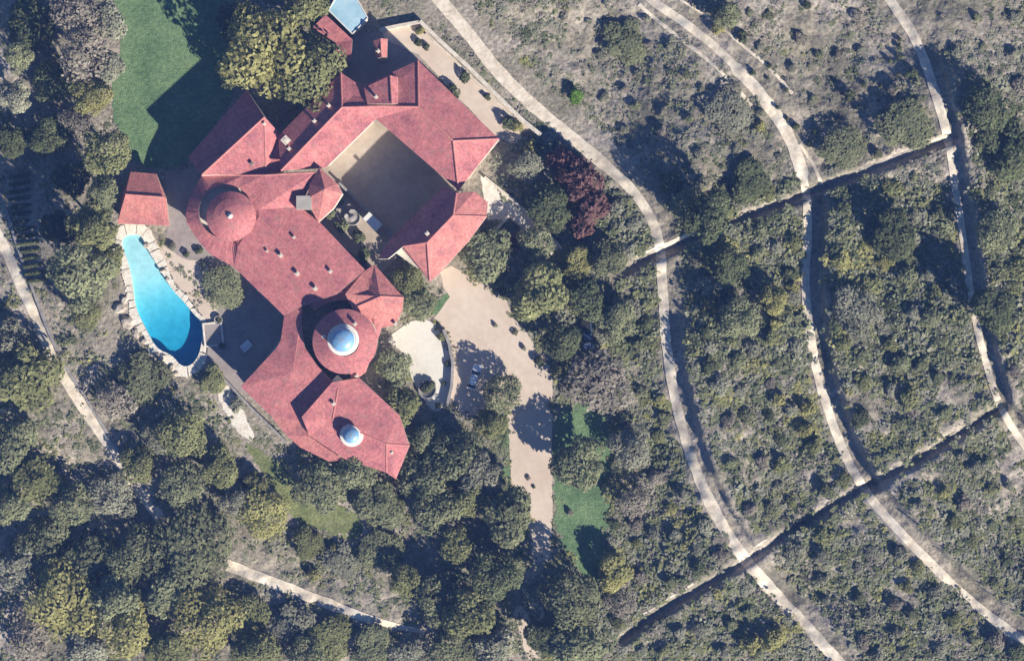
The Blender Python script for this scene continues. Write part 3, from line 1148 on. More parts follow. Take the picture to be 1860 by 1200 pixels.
# rotunda with its glass lantern
rc = P(627, 620, 9.6)
bm = bmesh.new()
add_lathe(bm, (rc.x, rc.y, 0), [(5.3, -0.3), (5.3, 9.9)], 48)
rot = bm_obj("rotunda", bm, M['plaster'], villa)
cone_roof("rotunda_roof", (rc.x, rc.y), [(5.7, 9.85), (5.72, 10.1), (4.6, 10.5), (3.2, 11.0), (2.6, 11.1)], rot, M['tile'], 48)
def lantern(px, py, z, rad, h):
    c = P(px, py, z + h)
    bm = bmesh.new()
    add_lathe(bm, (c.x, c.y, 0), [(rad + 0.6, z - 0.6), (rad + 0.6, z + 0.12), (rad + 0.1, z + 0.2)], 36)
    cb = bm_obj("skylight", bm, M['white'], villa)
    bm = bmesh.new()
    add_lathe(bm, (c.x, c.y, 0), [(rad, z), (rad, z + h), (rad + 0.14, z + h), (rad + 0.14, z + h + 0.12), (rad - 0.1, z + h + 0.14)], 36)
    bm_obj("drum", bm, M['white'], cb)
    bm = bmesh.new()
    prof = [((rad - 0.08) * math.cos(a), z + h + 0.14 + 0.55 * rad * math.sin(a)) for a in [math.radians(t) for t in (0, 15, 30, 45, 60, 75, 87)]]
    add_lathe(bm, (c.x, c.y, 0), prof, 36, cap_top=True)
    bm_obj("glass_dome", bm, M['dome_glass'], cb, True)
    bm = bmesh.new()
    for k in range(8):
        a0 = math.pi * 2 * k / 8
        for (ra, za), (rb, zb) in zip(prof[:-1], prof[1:]):
            p = Vector((c.x + (ra + rb) / 2 * math.cos(a0), c.y + (ra + rb) / 2 * math.sin(a0), (za + zb) / 2 + 0.02))
            L = math.hypot(ra - rb, za - zb)
            add_box(bm, p, (0.06, 0.06, 0.06))
            q0 = Vector((c.x + ra * math.cos(a0), c.y + ra * math.sin(a0), za + 0.03))
            q1 = Vector((c.x + rb * math.cos(a0), c.y + rb * math.sin(a0), zb + 0.03))
            s = Vector((-math.sin(a0), math.cos(a0), 0)) * 0.035
            f = [bm.verts.new(x) for x in (q0 - s, q0 + s, q1 + s, q1 - s)]
            bm.faces.new(f)
    bm_obj("glazing_bar", bm, M['metal'], cb)
lantern(622, 617, 11.0, 2.2, 1.5)

# south wing and its lantern
S1, S2, S3 = (614, 706, 8.8), (604, 762, 8.1), (702, 806, 8.4)
sE1, sE2, sE3, sE4, sE5 = (652, 686, 7.7), (725, 753, 7.0), (744, 809, 6.8), (719, 870, 6.5), (702, 858, 6.8)
sW1, sW2, sW3, sW4 = (603, 694, 8.95), (548, 757, 8.3), (562, 791, 7.3), (624, 832, 6.8)
roof("roof", [[sE1, sE2, S1], [S1, sE2, S3], [S1, S3, S2], [sE2, sE3, S3], [sW1, S1, S2], [sW1, S2, sW2], [sW2, S2, sW3], [S2, S3, sE5, sW4, sW3], [sE3, sE4, sE5, S3], [sW1, sE1, S1]], villa, M['tile'], flat_bottom=6.2)
ridge_cap([S1, S2, S3, sE3], villa, 0.36, 0.1)
ridge_cap([S3, sE5], villa, 0.36, 0.1)
wall([(603, 694), (652, 686), (744, 809), (702, 858), (562, 791), (548, 757)], 6.19, villa)
lantern(638, 790, 8.1, 1.5, 1.1)

# low lean-to roof on the south-west side
roof("lean_to_roof", [[(492, 755, 5.6), (549, 759, 6.4), (563, 793, 6.3), (520, 790, 5.3)], [(520, 790, 5.3), (563, 793, 6.3), (625, 835, 6.0), (598, 838, 5.2), (545, 812, 5.0)]], villa, M['tile_warm'])
wall([(500, 758), (549, 759), (563, 793), (525, 788)], 4.95, villa, 0.5, False)
wall([(530, 792), (563, 793), (620, 834), (598, 836)], 4.7, villa, 0.5, False)

# small tiled stair tower in the northern court
roof("stair_tower_roof", [[(678, 74, 6.0), (691, 70, 6.9), (693, 104, 6.9), (684, 107, 6.0)], [(691, 70, 6.9), (704, 71, 6.2), (703, 104, 6.2), (693, 104, 6.9)]], villa, M['tile_warm'])
wall([(678, 74), (704, 71), (703, 104), (684, 107)], 5.7, villa, 0.3, False)
# north annex
roof("annex_roof", [[(592, 27, 4.9), (567, 50, 4.1), (610, 78, 4.1), (640, 72, 4.9)], [(640, 72, 4.9), (610, 78, 4.1), (613, 117, 4.1), (624, 120, 4.3), (638, 106, 4.8)]], villa, M['tile'])
wall([(592, 27), (567, 50), (610, 78), (640, 72)], 3.75, villa, 0.4, False)
wall([(640, 72), (610, 78), (613, 117), (638, 106)], 3.78, villa, 0.4, False)

BVH = BVHTree.FromPolygons(ROOF_TRIS_V, ROOF_TRIS_F)
def roof_z(px, py):
    p = P(px, py, 8)
    h = BVH.ray_cast(Vector((p.x, p.y, 40)), Vector((0, 0, -1)))
    return h[0].z if h[0] is not None else 6.8

def chimney(px, py, s=0.6, h=0.9, mat='wall_stone', kind="chimney", rot=0.78):
    z = roof_z(px, py)
    s, h = s * 0.8, h * 0.6
    c = P(px, py, z + h)
    bm = bmesh.new()
    add_box(bm, (c.x, c.y, z + h / 2 - 0.25), (s, s, h + 0.5), rot)
    ch = bm_obj(kind, bm, M[mat], villa)
    bm = bmesh.new()
    add_box(bm, (c.x, c.y, z + h + 0.05), (s * 1.3, s * 1.3, 0.1), rot)
    add_box(bm, (c.x, c.y, z + h + 0.14), (s * 0.6, s * 0.6, 0.1), rot)
    bm_obj("chimney_cap", bm, M[mat], ch)
for px, py, s, h in ((597, 192, 0.6, 1.0), (571, 220, 0.6, 1.0), (519, 255, 1.3, 1.3), (525, 270, 0.6, 0.8), (776, 424, 0.65, 1.1), (510, 464, 0.7, 0.9), (534, 431, 0.5, 0.8), (540, 497, 0.7, 0.9),
                     (573, 524, 0.7, 0.9), (600, 493, 0.6, 0.8), (588, 611, 0.6, 0.9), (645, 588, 0.6, 0.8), (613, 690, 1.3, 1.0), (606, 733, 0.6, 0.8), (718, 588, 0.6, 1.0), (683, 176, 0.6, 0.9),
                     (687, 93, 0.6, 0.9), (485, 456, 0.4, 0.5), (616, 90, 0.45, 0.7), (648, 683, 0.6, 0.9), (480, 225, 0.5, 0.6)):
    chimney(px, py, s, h)
chimney(457, 297, 0.6, 0.8, 'wood')
chimney(712, 822, 0.5, 0.6, 'plaster')

# courtyard wall, garden bed and pavilion inside the courtyard
def wall_line(name, pts, thick, h, mat, label, cat="wall", group=None, z0=None, coping=True):
    """a free-standing wall of straight lengths along a map line"""
    mid = pts[len(pts) // 2]
    zb = [Zs(x, y) if z0 is None else z0 for x, y in pts]
    zb = [0 if z < -8 else z for z in zb]
    base = P(mid[0], mid[1], zb[len(pts) // 2])
    t = empty(name, base, label, cat, group)
    c = [P(x, y, z) for (x, y), z in zip(pts, zb)]
    bm = bmesh.new()
    bm2 = bmesh.new()
    for b_, tk, lo, hi in ((bm, thick, -0.5, h), (bm2, thick + 0.12, h + 0.002, h + 0.1)):
        rows = []
        for i in range(len(c)):
            a = c[max(0, i - 1)]
            b = c[min(len(c) - 1, i + 1)]
            d = (b - a).to_2d().normalized()
            n = Vector((-d.y, d.x, 0)) * tk / 2
            rows.append([b_.verts.new(c[i] + n * s + Vector((0, 0, q))) for s, q in ((-1, lo), (1, lo), (1, hi), (-1, hi))])
        for r_, s_ in zip(rows[:-1], rows[1:]):
            for k in range(4):
                b_.faces.new((r_[k], r_[(k + 1) % 4], s_[(k + 1) % 4], s_[k]))
        b_.faces.new(rows[0])
        b_.faces.new(rows[-1][::-1])
        bmesh.ops.recalc_face_normals(b_, faces=b_.faces)
    bm_obj("wall_body", bm, mat, t)
    if coping:
        bm_obj("wall_coping", bm2, mat, t)
    else:
        bm2.free()
    return t

wall_line("garden_wall", [(617, 333), (650, 366), (682, 398), (713, 430)], 0.35, 1.5, M['grey_stone'], "low dark wall dividing the paved courtyard from its planted garden", "wall", z0=0)
wall_line("garden_wall", [(763, 40), (800, 76), (850, 122), (900, 172), (950, 220), (982, 246)], 0.6, 0.9, M['wall_stone'], "long cream wall between the villa's sandy north terrace and the dirt track", "wall", z0=0.2)
wall_line("garden_wall", [(773, 62), (815, 100), (858, 142), (900, 184), (935, 216)], 0.3, 0.45, M['wall_stone'], "low inner kerb wall along the edge of the sandy north terrace", "wall", z0=0)
wall_line("garden_wall", [(690, 56), (728, 48), (762, 42)], 0.5, 1.0, M['wall_stone'], "short cream wall closing the top end of the sandy north terrace", "wall", z0=0)
wall_line("garden_wall", [(393, 672), (420, 700), (455, 738), (490, 772), (522, 803)], 0.3, 0.9, M['grey_stone'], "thin grey retaining wall below the poolside wing", "wall", z0=0)
wall_line("garden_wall", [(880, 322), (930, 362), (975, 405), (1008, 438), (1020, 452)], 0.35, 0.7, M['wall_stone'], "upper pale wall of the broken stone walkway by the maroon bushes", "wall", z0=0)
wall_line("garden_wall", [(925, 392), (955, 418), (985, 445), (1003, 462)], 0.35, 0.6, M['wall_stone'], "lower pale wall of the broken stone walkway by the maroon bushes", "wall", z0=0)
wall_line("garden_wall", [(903, 416), (914, 404), (926, 392)], 0.35, 0.8, M['wall_stone'], "short pale wall at the foot of the walkway near the south-east roof corner", "wall", z0=0)
wall_line("garden_wall", [(806, 598), (816, 624), (823, 660), (821, 700), (812, 738)], 0.4, 1.1, M['grey_stone'], "curved dark wall along the white patio", "wall", z0=0)
wall_line("garden_wall", [(906, 255), (885, 280), (868, 300), (850, 326)], 0.3, 1.2, M['wall_stone'], "pale wall running from the villa's east roof corner", "wall", z0=0)
wall_line("concrete_channel", [(-20, 300), (8, 370), (30, 440), (58, 520), (84, 590), (112, 655), (150, 712), (195, 785), (230, 840), (285, 920)], 0.5, 0.35, M['grey_stone'], "narrow grey kerb channel running beside the western dirt track", "kerb", coping=False)


# ------------------------------------------------------------------ outbuildings
ph = empty("pool_house", P(262, 360, 0), "small pool house with a red hipped tile roof at the shallow end of the pool", "house")
roof("roof", [[(237, 312, 3.4), (284, 316, 3.4), (296, 358, 4.9), (228, 353, 4.9)], [(228, 353, 4.9), (296, 358, 4.9), (308, 410, 3.3), (213, 406, 3.3)],
              [(237, 312, 3.4), (228, 353, 4.9), (213, 406, 3.3), (222, 352, 3.9)], [(284, 316, 3.4), (302, 360, 3.9), (308, 410, 3.3), (296, 358, 4.9)]], ph, M['tile_warm'])
ridge_cap([(228, 353, 4.9), (296, 358, 4.9)], ph)
wall([(237, 312), (284, 316), (308, 410), (213, 406)], 3.0, ph, 0.6)

ob = empty("outbuilding", P(630, 25, 0), "outbuilding with a flat pale blue roof beside the villa's red annex", "building")
pb = [(597, 19), (616, -14), (643, -12), (668, 33), (640, 62)]
wall(pb, 3.6, ob, 0.15, False)
bm = bmesh.new()
tv_ = [P(x, y, 3.95) for x, y in pb]
top = [bm.verts.new(v) for v in tv_]
bot = [bm.verts.new((v.x, v.y, 3.62)) for v in tv_]
bm.faces.new(top)
bm.faces.new(bot[::-1])
for i in range(5):
    bm.faces.new((top[i], bot[i], bot[(i + 1) % 5], top[(i + 1) % 5]))
bmesh.ops.recalc_face_normals(bm, faces=bm.faces)
bm_obj("flat_roof", bm, M['blue_roof'], ob)
bm = bmesh.new()
for i in range(5):
    a, b = tv_[i], tv_[(i + 1) % 5]
    d = b - a
    add_box(bm, ((a.x + b.x) / 2, (a.y + b.y) / 2, 4.02), (d.length, 0.18, 0.16), math.atan2(d.y, d.x))
bm_obj("roof_edge", bm, M['white'], ob)

# ------------------------------------------------------------------ vehicles
def make_wheel(parent, loc, r=0.34):
    bm = bmesh.new()
    n = 20
    prof = [(r * 0.62, -0.11), (r * 0.95, -0.11), (r, -0.07), (r, 0.07), (r * 0.95, 0.11), (r * 0.62, 0.11)]
    rings = [[bm.verts.new((q * math.cos(2 * math.pi * i / n), y, q * math.sin(2 * math.pi * i / n))) for i in range(n)] for q, y in prof]
    for a, b in zip(rings, rings[1:] + rings[:1]):
        for i in range(n):
            bm.faces.new((a[i], a[(i + 1) % n], b[(i + 1) % n], b[i]))
    bmesh.ops.recalc_face_normals(bm, faces=bm.faces)
    me = bpy.data.meshes.new("wheel")
    bm.to_mesh(me)
    bm.free()
    me.materials.append(M['dark'])
    wh = bpy.data.objects.new("wheel", me)
    COL.objects.link(wh)
    wh.parent = parent
    wh.location = loc
    bm = bmesh.new()
    ring = [bm.verts.new((r * 0.62 * math.cos(2 * math.pi * i / n), 0.07, r * 0.62 * math.sin(2 * math.pi * i / n))) for i in range(n)]
    ring2 = [bm.verts.new((v.co.x, -0.07, v.co.z)) for v in ring]
    bm.faces.new(ring)
    bm.faces.new(ring2[::-1])
    me = bpy.data.meshes.new("rim")
    bm.to_mesh(me)
    bm.free()
    me.materials.append(M['metal'])
    rm_ = bpy.data.objects.new("rim", me)
    COL.objects.link(rm_)
    rm_.parent = wh

def local_part(name, bm, mat, parent, smooth=False):
    me = bpy.data.meshes.new(name)
    bmesh.ops.recalc_face_normals(bm, faces=bm.faces)
    bm.to_mesh(me)
    bm.free()
    me.materials.append(mat)
    if smooth:
        me.polygons.foreach_set("use_smooth", [True] * len(me.polygons))
    o = bpy.data.objects.new(name, me)
    COL.objects.link(o)
    o.parent = parent
    return o

def loft(bm, secs):
    """secs: list of closed loops (same count)"""
    rows = [[bm.verts.new(p) for p in s] for s in secs]
    for a, b in zip(rows[:-1], rows[1:]):
        n = len(a)
        for i in range(n):
            bm.faces.new((a[i], a[(i + 1) % n], b[(i + 1) % n], b[i]))
    bm.faces.new(rows[0])
    bm.faces.new(rows[-1][::-1])

def vehicle(px, py, ang, label, paint, pickup=False):
    t = empty("pickup_truck" if pickup else "car", P(px, py, 0.05), label, "truck" if pickup else "car")
    t.rotation_euler = (0, 0, ang)
    L = 5.4 if pickup else 4.7
    W = 1.95 if pickup else 1.82
    bm = bmesh.new()
    def sec(x, w, z0, z1):
        h = w / 2
        return [(x, -h, z0), (x, h, z0), (x, h * 1.0, z0 + (z1 - z0) * 0.6), (x, h * 0.92, z1 - 0.03), (x, h * 0.6, z1), (x, -h * 0.6, z1), (x, -h * 0.92, z1 - 0.03), (x, -h, z0 + (z1 - z0) * 0.6)]
    hz = 1.02 if pickup else 0.9
    loft(bm, [sec(-L / 2, W * 0.82, 0.4, hz * 0.9), sec(-L / 2 + 0.15, W * 0.94, 0.3, hz), sec(-L / 4, W, 0.25, hz + 0.02), sec(L / 4, W, 0.25, hz), sec(L / 2 - 0.4, W * 0.95, 0.28, hz - 0.1), sec(L / 2 - 0.08, W * 0.84, 0.34, hz - 0.2), sec(L / 2, W * 0.7, 0.4, hz - 0.3)])
    local_part("body", bm, M[paint], t, True)
    # cabin glass and roof
    if pickup:
        x0, x1, x2, x3 = -0.35, -0.15, 1.0, 1.7
    else:
        x0, x1, x2, x3 = -2.05, -1.45, 0.35, 1.15
    zr = 1.75 if pickup else 1.45
    bm = bmesh.new()
    def cs(x, w, z):
        return [(x, -w / 2, z), (x, w / 2, z)]
    b = [bm.verts.new(p) for p in [(x0, -W * .46, hz - 0.01), (x3, -W * .46, hz - 0.06), (x3, W * .46, hz - 0.06), (x0, W * .46, hz - 0.01)]]
    c = [bm.verts.new(p) for p in [(x1, -W * .36, zr - 0.06), (x2, -W * .36, zr - 0.06), (x2, W * .36, zr - 0.06), (x1, W * .36, zr - 0.06)]]
    for i in range(4):
        bm.faces.new((b[i], b[(i + 1) % 4], c[(i + 1) % 4], c[i]))
    bm.faces.new(c)
    local_part("window", bm, M['window_glass'], t)
    bm = bmesh.new()
    add_box(bm, ((x1 + x2) / 2, 0, zr - 0.035), (x2 - x1 + 0.08, W * 0.74, 0.07), 0, 0.03)
    local_part("car_roof", bm, M[paint], t)
    bm = bmesh.new()
    for sx, tx_ in ((x0, x1), (x3, x2)):
        for sy in (-1, 1):
            a = Vector((sx, sy * W * .455, hz - 0.03))
            bq = Vector((tx_, sy * W * .36, zr - 0.06))
            o = Vector((0.05, 0, 0.012))
            u = Vector((0, 0.05, 0.012)) * sy
            f = [bm.verts.new(q + Vector((0, 0, 0.02))) for q in (a - o, a + o, bq + o, bq - o)]
            bm.faces.new(f)
    local_part("pillar", bm, M[paint], t)
    if pickup:
        bm = bmesh.new()
        add_box(bm, (-1.55, 0, hz + 0.02), (1.9, W * 0.78, 0.03))
        local_part("load_bed", bm, M['dark'], t)
    for sx in (-L * 0.31, L * 0.31):
        for sy in (-1, 1):
            make_wheel(t, (sx, sy * (W / 2 - 0.1), 0.34))
    for sy in (-1, 1):
        bm = bmesh.new()
        add_box(bm, (L / 2 - 0.12, sy * W * 0.34, hz - 0.3), (0.16, 0.34, 0.14), 0, 0.03)
        local_part("headlight", bm, M['clear_lamp'], t)
        bm = bmesh.new()
        add_box(bm, (-L / 2 + 0.04, sy * W * 0.36, hz - 0.16), (0.1, 0.26, 0.14), 0, 0.02)
        local_part("tail_light", bm, M['red_lamp'], t)
        bm = bmesh.new()
        add_box(bm, (x3 - 0.35, sy * (W / 2 + 0.08), hz + 0.06), (0.14, 0.18, 0.13), 0, 0.03)
        local_part("wing_mirror", bm, M[paint], t)
    return t
vehicle(862, 684, math.radians(72), "pale car parked in tree shade on the forecourt", 'white_paint')
vehicle(1066, 607, math.radians(-84), "dark blue pickup truck parked in deep shade under the eastern trees", 'blue_paint', True)

# ------------------------------------------------------------------ furniture and small garden things
def lounger():
    t = empty("daybed", P(448, 628, 0.05), "pale cushioned daybed in the shade of the poolside terrace", "daybed")
    t.rotation_euler = (0, 0, math.radians(40))
    bm = bmesh.new()
    add_box(bm, (0, 0, 0.3), (2.3, 1.7, 0.16), 0, 0.02)
    local_part("frame", bm, M['wood'], t)
    for x in (-1.0, 1.0):
        for y in (-0.7, 0.7):
            bm = bmesh.new()
            add_box(bm, (x, y, 0.11), (0.1, 0.1, 0.22))
            local_part("leg", bm, M['wood'], t)
    bm = bmesh.new()
    add_box(bm, (0, 0, 0.47), (2.1, 1.5, 0.18), 0, 0.06)
    local_part("mattress", bm, M['cushion'], t, True)
    for y in (-0.38, 0.38):
        bm = bmesh.new()
        add_box(bm, (-0.8, y, 0.64), (0.4, 0.6, 0.16), 0, 0.06)
        local_part("pillow", bm, M['cushion'], t, True)
lounger()

def spa():
    t = empty("spa_platform", P(388, 607, 0.04), "raised square stone spa platform at the deep end of the pool", "platform")
    t.rotation_euler = (0, 0, math.radians(6))
    bm = bmesh.new()
    add_box(bm, (0, 0, 0.2), (3.6, 4.4, 0.4), 0, 0.05)
    local_part("base", bm, M['terrace'], t)
    bm = bmesh.new()
    for x, y, sx, sy in ((0, 2.05, 3.6, 0.3), (0, -2.05, 3.6, 0.3), (1.65, 0, 0.3, 3.8), (-1.65, 0, 0.3, 3.8)):
        add_box(bm, (x, y, 0.45), (sx, sy, 0.1))
    local_part("rim", bm, M['coping'], t)
spa()

def planter(px, py, r, label, group=None):
    t = empty("planter", P(px, py, 0.06), label, "planter", group)
    bm = bmesh.new()
    add_lathe(bm, (0, 0, 0), [(r * 0.8, 0), (r, 0.5), (r, 0.62), (r * 0.86, 0.62), (r * 0.82, 0.45), (0.02, 0.45)], 22, cap_bottom=True)
    local_part("pot", bm, M['grey_stone'], t, True)
    return t

# stepped stone table in the courtyard garden
def courtyard_table():
    t = empty("stone_table", P(681, 407, 0.04), "white stone table slab catching the sun in the courtyard garden", "table")
    t.rotation_euler = (0, 0, math.radians(-42))
    bm = bmesh.new()
    add_box(bm, (0, 0, 3.2), (3.4, 1.6, 0.2), 0, 0.04)
    return t
def pergola():
    t = empty("pergola", P(680, 405, 0.04), "white flat-roofed pergola catching the sun in the courtyard garden", "pergola")
    t.rotation_euler = (0, 0, math.radians(-44))
    bm = bmesh.new()
    add_box(bm, (0, 0, 4.6), (3.3, 1.7, 0.22), 0, 0.04)
    local_part("canopy", bm, M['white'], t)
    for x in (-1.45, 1.45):
        for y in (-0.65, 0.65):
            bm = bmesh.new()
            add_box(bm, (x, y, 2.25), (0.22, 0.22, 4.5))
            local_part("post", bm, M['white'], t)
pergola()
def fountain():
    t = empty("fountain", P(640, 395, 0.04), "round grey stone fountain among the plants of the courtyard garden", "fountain")
    bm = bmesh.new()
    add_lathe(bm, (0, 0, 0), [(1.5, 0), (1.55, 0.5), (1.3, 0.5), (1.25, 0.25), (0.3, 0.25), (0.2, 1.0), (0.6, 1.15), (0.55, 1.2), (0.02, 1.18)], 28)
    local_part("basin", bm, M['grey_stone'], t, True)
fountain()
planter(397, 581, 0.8, "dark round planter at the corner of the spa platform nearest the house roof")
planter(404, 629, 0.8, "dark round planter at the corner of the spa platform towards the daybed")
planter(776, 707, 1.7, "wide round stone planter at the edge of the white patio")

# rocks at the pool edge
ROCKM = []
for sd_ in range(4):
    bm = bmesh.new()
    bmesh.ops.create_icosphere(bm, subdivisions=2, radius=1.0)
    rr = random.Random(sd_)
    for v in bm.verts:
        v.co *= 1 + rr.uniform(-0.2, 0.2)
        v.co.z *= 0.55
    me = bpy.data.meshes.new("boulder")
    bm.to_mesh(me)
    bm.free()
    me.materials.append(M['rock'])
    ROCKM.append(me)
def boulder(px, py, r, label, group):
    o = bpy.data.objects.new("boulder", random.choice(ROCKM))
    COL.objects.link(o)
    o.location = P(px, py, 0.1)
    o.scale = (r, r * random.uniform(0.6, 1.0), r)
    o.rotation_euler = (0, 0, random.uniform(0, 6))
    tag(o, label, "boulder", group)
    return o
BOULD = {}
for px, py, r in ((266, 446, 0.6), (297, 492, 0.75), (305, 507, 0.55)):
    BOULD.setdefault("grey boulder on the house side of the pool's shallow end", []).append((py, boulder(px, py, r, "grey boulder on the house side of the pool's shallow end", "boulders along the house side of the pool")))
for px, py, r in ((222, 494, 0.6), (214, 470, 0.8), (210, 488, 0.9), (218, 560, 1.2), (232, 585, 1.3), (247, 605, 1.0), (262, 620, 0.7), (226, 545, 0.8)):
    BOULD.setdefault("pale boulder on the tree side of the pool's long edge", []).append((py, boulder(px, py, r, "pale boulder on the tree side of the pool's long edge", "boulders along the tree side of the pool")))
for px, py, r in ((296, 650, 0.9), (312, 668, 0.8), (320, 678, 0.6), (285, 645, 0.7)):
    BOULD.setdefault("pale boulder at the pool's deep blue end", []).append((py, boulder(px, py, r, "pale boulder at the pool's deep blue end", "boulders at the deep end of the pool")))

for lb_, lst in BOULD.items():
    lst.sort(key=lambda t: t[0])
    for i, (_, o) in enumerate(lst):
        o["label"] = lb_ + ", " + ["topmost", "second from top", "third from top", "fourth from top", "fifth from top", "sixth from top", "seventh from top", "eighth from top"][i]

# ------------------------------------------------------------------ foliage generators
def leaf_quads(c, nrm, size, r, asp=0.6):
    """diamond leaf sprays at points c with normals nrm"""
    n = len(c)
    ref = r.normal(size=(n, 3))
    t = np.cross(nrm, ref)
    t /= np.linalg.norm(t, axis=1, keepdims=True) + 1e-9
    s = np.cross(nrm, t)
    sz = size if np.ndim(size) else np.full(n, size)
    sz = (sz * r.uniform(0.65, 1.35, n))[:, None]
    bend = nrm * sz * 0.25
    V = np.stack([c - t * sz - bend * 0.6, c + s * sz * asp, c + t * sz - bend * 0.6, c - s * sz * asp], 1).reshape(-1, 3)
    F = np.arange(4 * n).reshape(n, 4)
    return V, F

def crown_mesh(seed, nblob, nleaf, leaf, flat=0.72, spread=0.62, name="crown"):
    r = np.random.default_rng(seed)
    d = r.normal(size=(nblob, 3))
    d /= np.linalg.norm(d, axis=1, keepdims=True)
    rad = spread * r.uniform(0.25, 1.0, nblob) ** 0.5
    c = d * rad[:, None]
    c[:, 2] *= flat
    c[:, 2] += 0.05
    rb = r.uniform(0.24, 0.44, nblob)
    c[0] = (0, 0, 0.1)
    rb[0] = 0.55
    pick = r.choice(nblob, nleaf, p=rb ** 2 / (rb ** 2).sum())
    dr = r.normal(size=(nleaf, 3))
    dr[:, 2] += 0.35
    dr /= np.linalg.norm(dr, axis=1, keepdims=True)
    pos = c[pick] + dr * (rb[pick] * r.uniform(0.72, 1.06, nleaf))[:, None] * np.array([1, 1, 0.9])
    # drop leaves buried deep inside other clumps
    keep = np.ones(nleaf, bool)
    for k in range(nblob):
        dd = np.linalg.norm(pos - c[k], axis=1)
        keep &= ~((dd < rb[k] * 0.66) & (pick != k))
    pos, dr, pick = pos[keep], dr[keep], pick[keep]
    n = len(pos)
    nr = dr * 0.75 + np.array([0, 0, 0.3]) + r.normal(size=(n, 3)) * 0.38
    nr /= np.linalg.norm(nr, axis=1, keepdims=True)
    V, F = leaf_quads(pos, nr, leaf, r)
    me = np_mesh(name, V, F)
    bt = r.uniform(0, 1, nblob)
    tint = np.clip(0.45 * bt[pick] + 0.55 * r.uniform(0, 1, n), 0, 1)
    at = me.attributes.new("tint", 'FLOAT', 'POINT')
    at.data.foreach_set("value", np.repeat(tint, 4).astype(np.float32))
    me.materials.append(M['leafO'])
    return me
CROWNS = [crown_mesh(100 + i, nb, nl, lf, fl, sp) for i, (nb, nl, lf, fl, sp) in enumerate([
    (22, 5200, 0.062, 0.70, 0.64), (30, 5600, 0.058, 0.62, 0.70), (16, 4600, 0.066, 0.78, 0.60), (26, 5200, 0.060, 0.60, 0.68), (14, 4200, 0.07, 0.72, 0.66),
    (34, 6000, 0.055, 0.66, 0.72), (20, 4600, 0.064, 0.82, 0.62), (24, 5000, 0.06, 0.55, 0.70)])]
SPARSE = [crown_mesh(300 + i, 18, 2200, 0.06, 0.6, 0.72) for i in range(3)]
SHRUBS = [crown_mesh(500 + i, nb, nl, lf, fl, 0.62, "foliage") for i, (nb, nl, lf, fl) in enumerate([(9, 900, 0.12, 0.6), (12, 1000, 0.11, 0.5), (7, 800, 0.13, 0.7), (10, 900, 0.12, 0.55), (14, 1100, 0.105, 0.5), (8, 700, 0.13, 0.6)])]

def trunk_mesh(seed):
    """unit-height tapered trunk with limbs reaching into the crown"""
    r = random.Random(seed)
    V = []
    F = []
    def tube(pts, rads, n=7):
        o = len(V)
        for i, (p, q) in enumerate(zip(pts, rads)):
            d = (pts[min(i + 1, len(pts) - 1)] - pts[max(i - 1, 0)]).normalized()
            s = d.cross(Vector((0.3, 1, 0.1))).normalized()
            u = s.cross(d)
            for k in range(n):
                a = 2 * math.pi * k / n
                V.append(p + s * (q * math.cos(a)) + u * (q * math.sin(a)))
        for i in range(len(pts) - 1):
            for k in range(n):
                F.append((o + i * n + k, o + i * n + (k + 1) % n, o + (i + 1) * n + (k + 1) % n, o + (i + 1) * n + k))
    tube([Vector((0, 0, -0.06)), Vector((0.01, 0, 0.06)), Vector((0.02, 0.01, 0.3)), Vector((0.0, 0.03, 0.6)), Vector((0.03, 0.02, 0.95))], [0.075, 0.055, 0.045, 0.035, 0.012])
    for k in range(6):
        a = k * 1.05 + r.uniform(-0.3, 0.3)
        z0 = r.uniform(0.32, 0.6)
        L = r.uniform(0.25, 0.38)
        p0 = Vector((0.01, 0.02, z0))
        p1 = p0 + Vector((math.cos(a) * L * 0.5, math.sin(a) * L * 0.5, 0.14))
        p2 = p0 + Vector((math.cos(a) * L, math.sin(a) * L, 0.2 + r.uniform(0, 0.08)))
        tube([p0, p1, p2], [0.028, 0.018, 0.006], 5)
    me = bpy.data.meshes.new("trunk")
    me.from_pydata([tuple(v) for v in V], [], F)
    me.materials.append(M['bark'])
    return me
TRUNKS = [trunk_mesh(i) for i in range(4)]

_tc = [0]
def tree(px, py, rpx, h, kind, label, sparse=False, name="broadleaf_tree", squash=1.0, group=None):
    i = _tc[0]
    _tc[0] += 1
    r = random.Random(i * 13 + 5)
    # crown centre is what the survey sees; the stem stands below it
    rr = rpx * MPP
    hc = min(rr * 0.85, h * 0.48)                        # half height of the crown
    zc = h - hc
    g = Zs(px, py)
    if g < -8:
        g = 0
    q = P(px, py, g + zc)
    t = empty(name, (q.x, q.y, g - 0.05), label, "tree", group)
    me = (SPARSE[i % 3] if sparse else CROWNS[5 if rpx > 62 else (i * 5 + 2) % len(CROWNS)])
    c = bpy.data.objects.new("crown", me)
    COL.objects.link(c)
    c.parent = t
    c.location = (0, 0, zc)
    sc = rr * 1.2
    c.scale = (sc * r.uniform(0.93, 1.07), sc * r.uniform(0.93, 1.07) * squash, hc * 1.15)
    c.rotation_euler = (0, 0, r.uniform(0, 6.28))
    c.material_slots[0].link = 'OBJECT'
    c.material_slots[0].material = M['leaf' + kind]
    k = bpy.data.objects.new("trunk", TRUNKS[i % 4])
    COL.objects.link(k)
    k.parent = t
    k.scale = (rr * 1.35, rr * 1.35, h * 0.86)
    k.rotation_euler = (0, 0, r.uniform(0, 6.28))
    return t

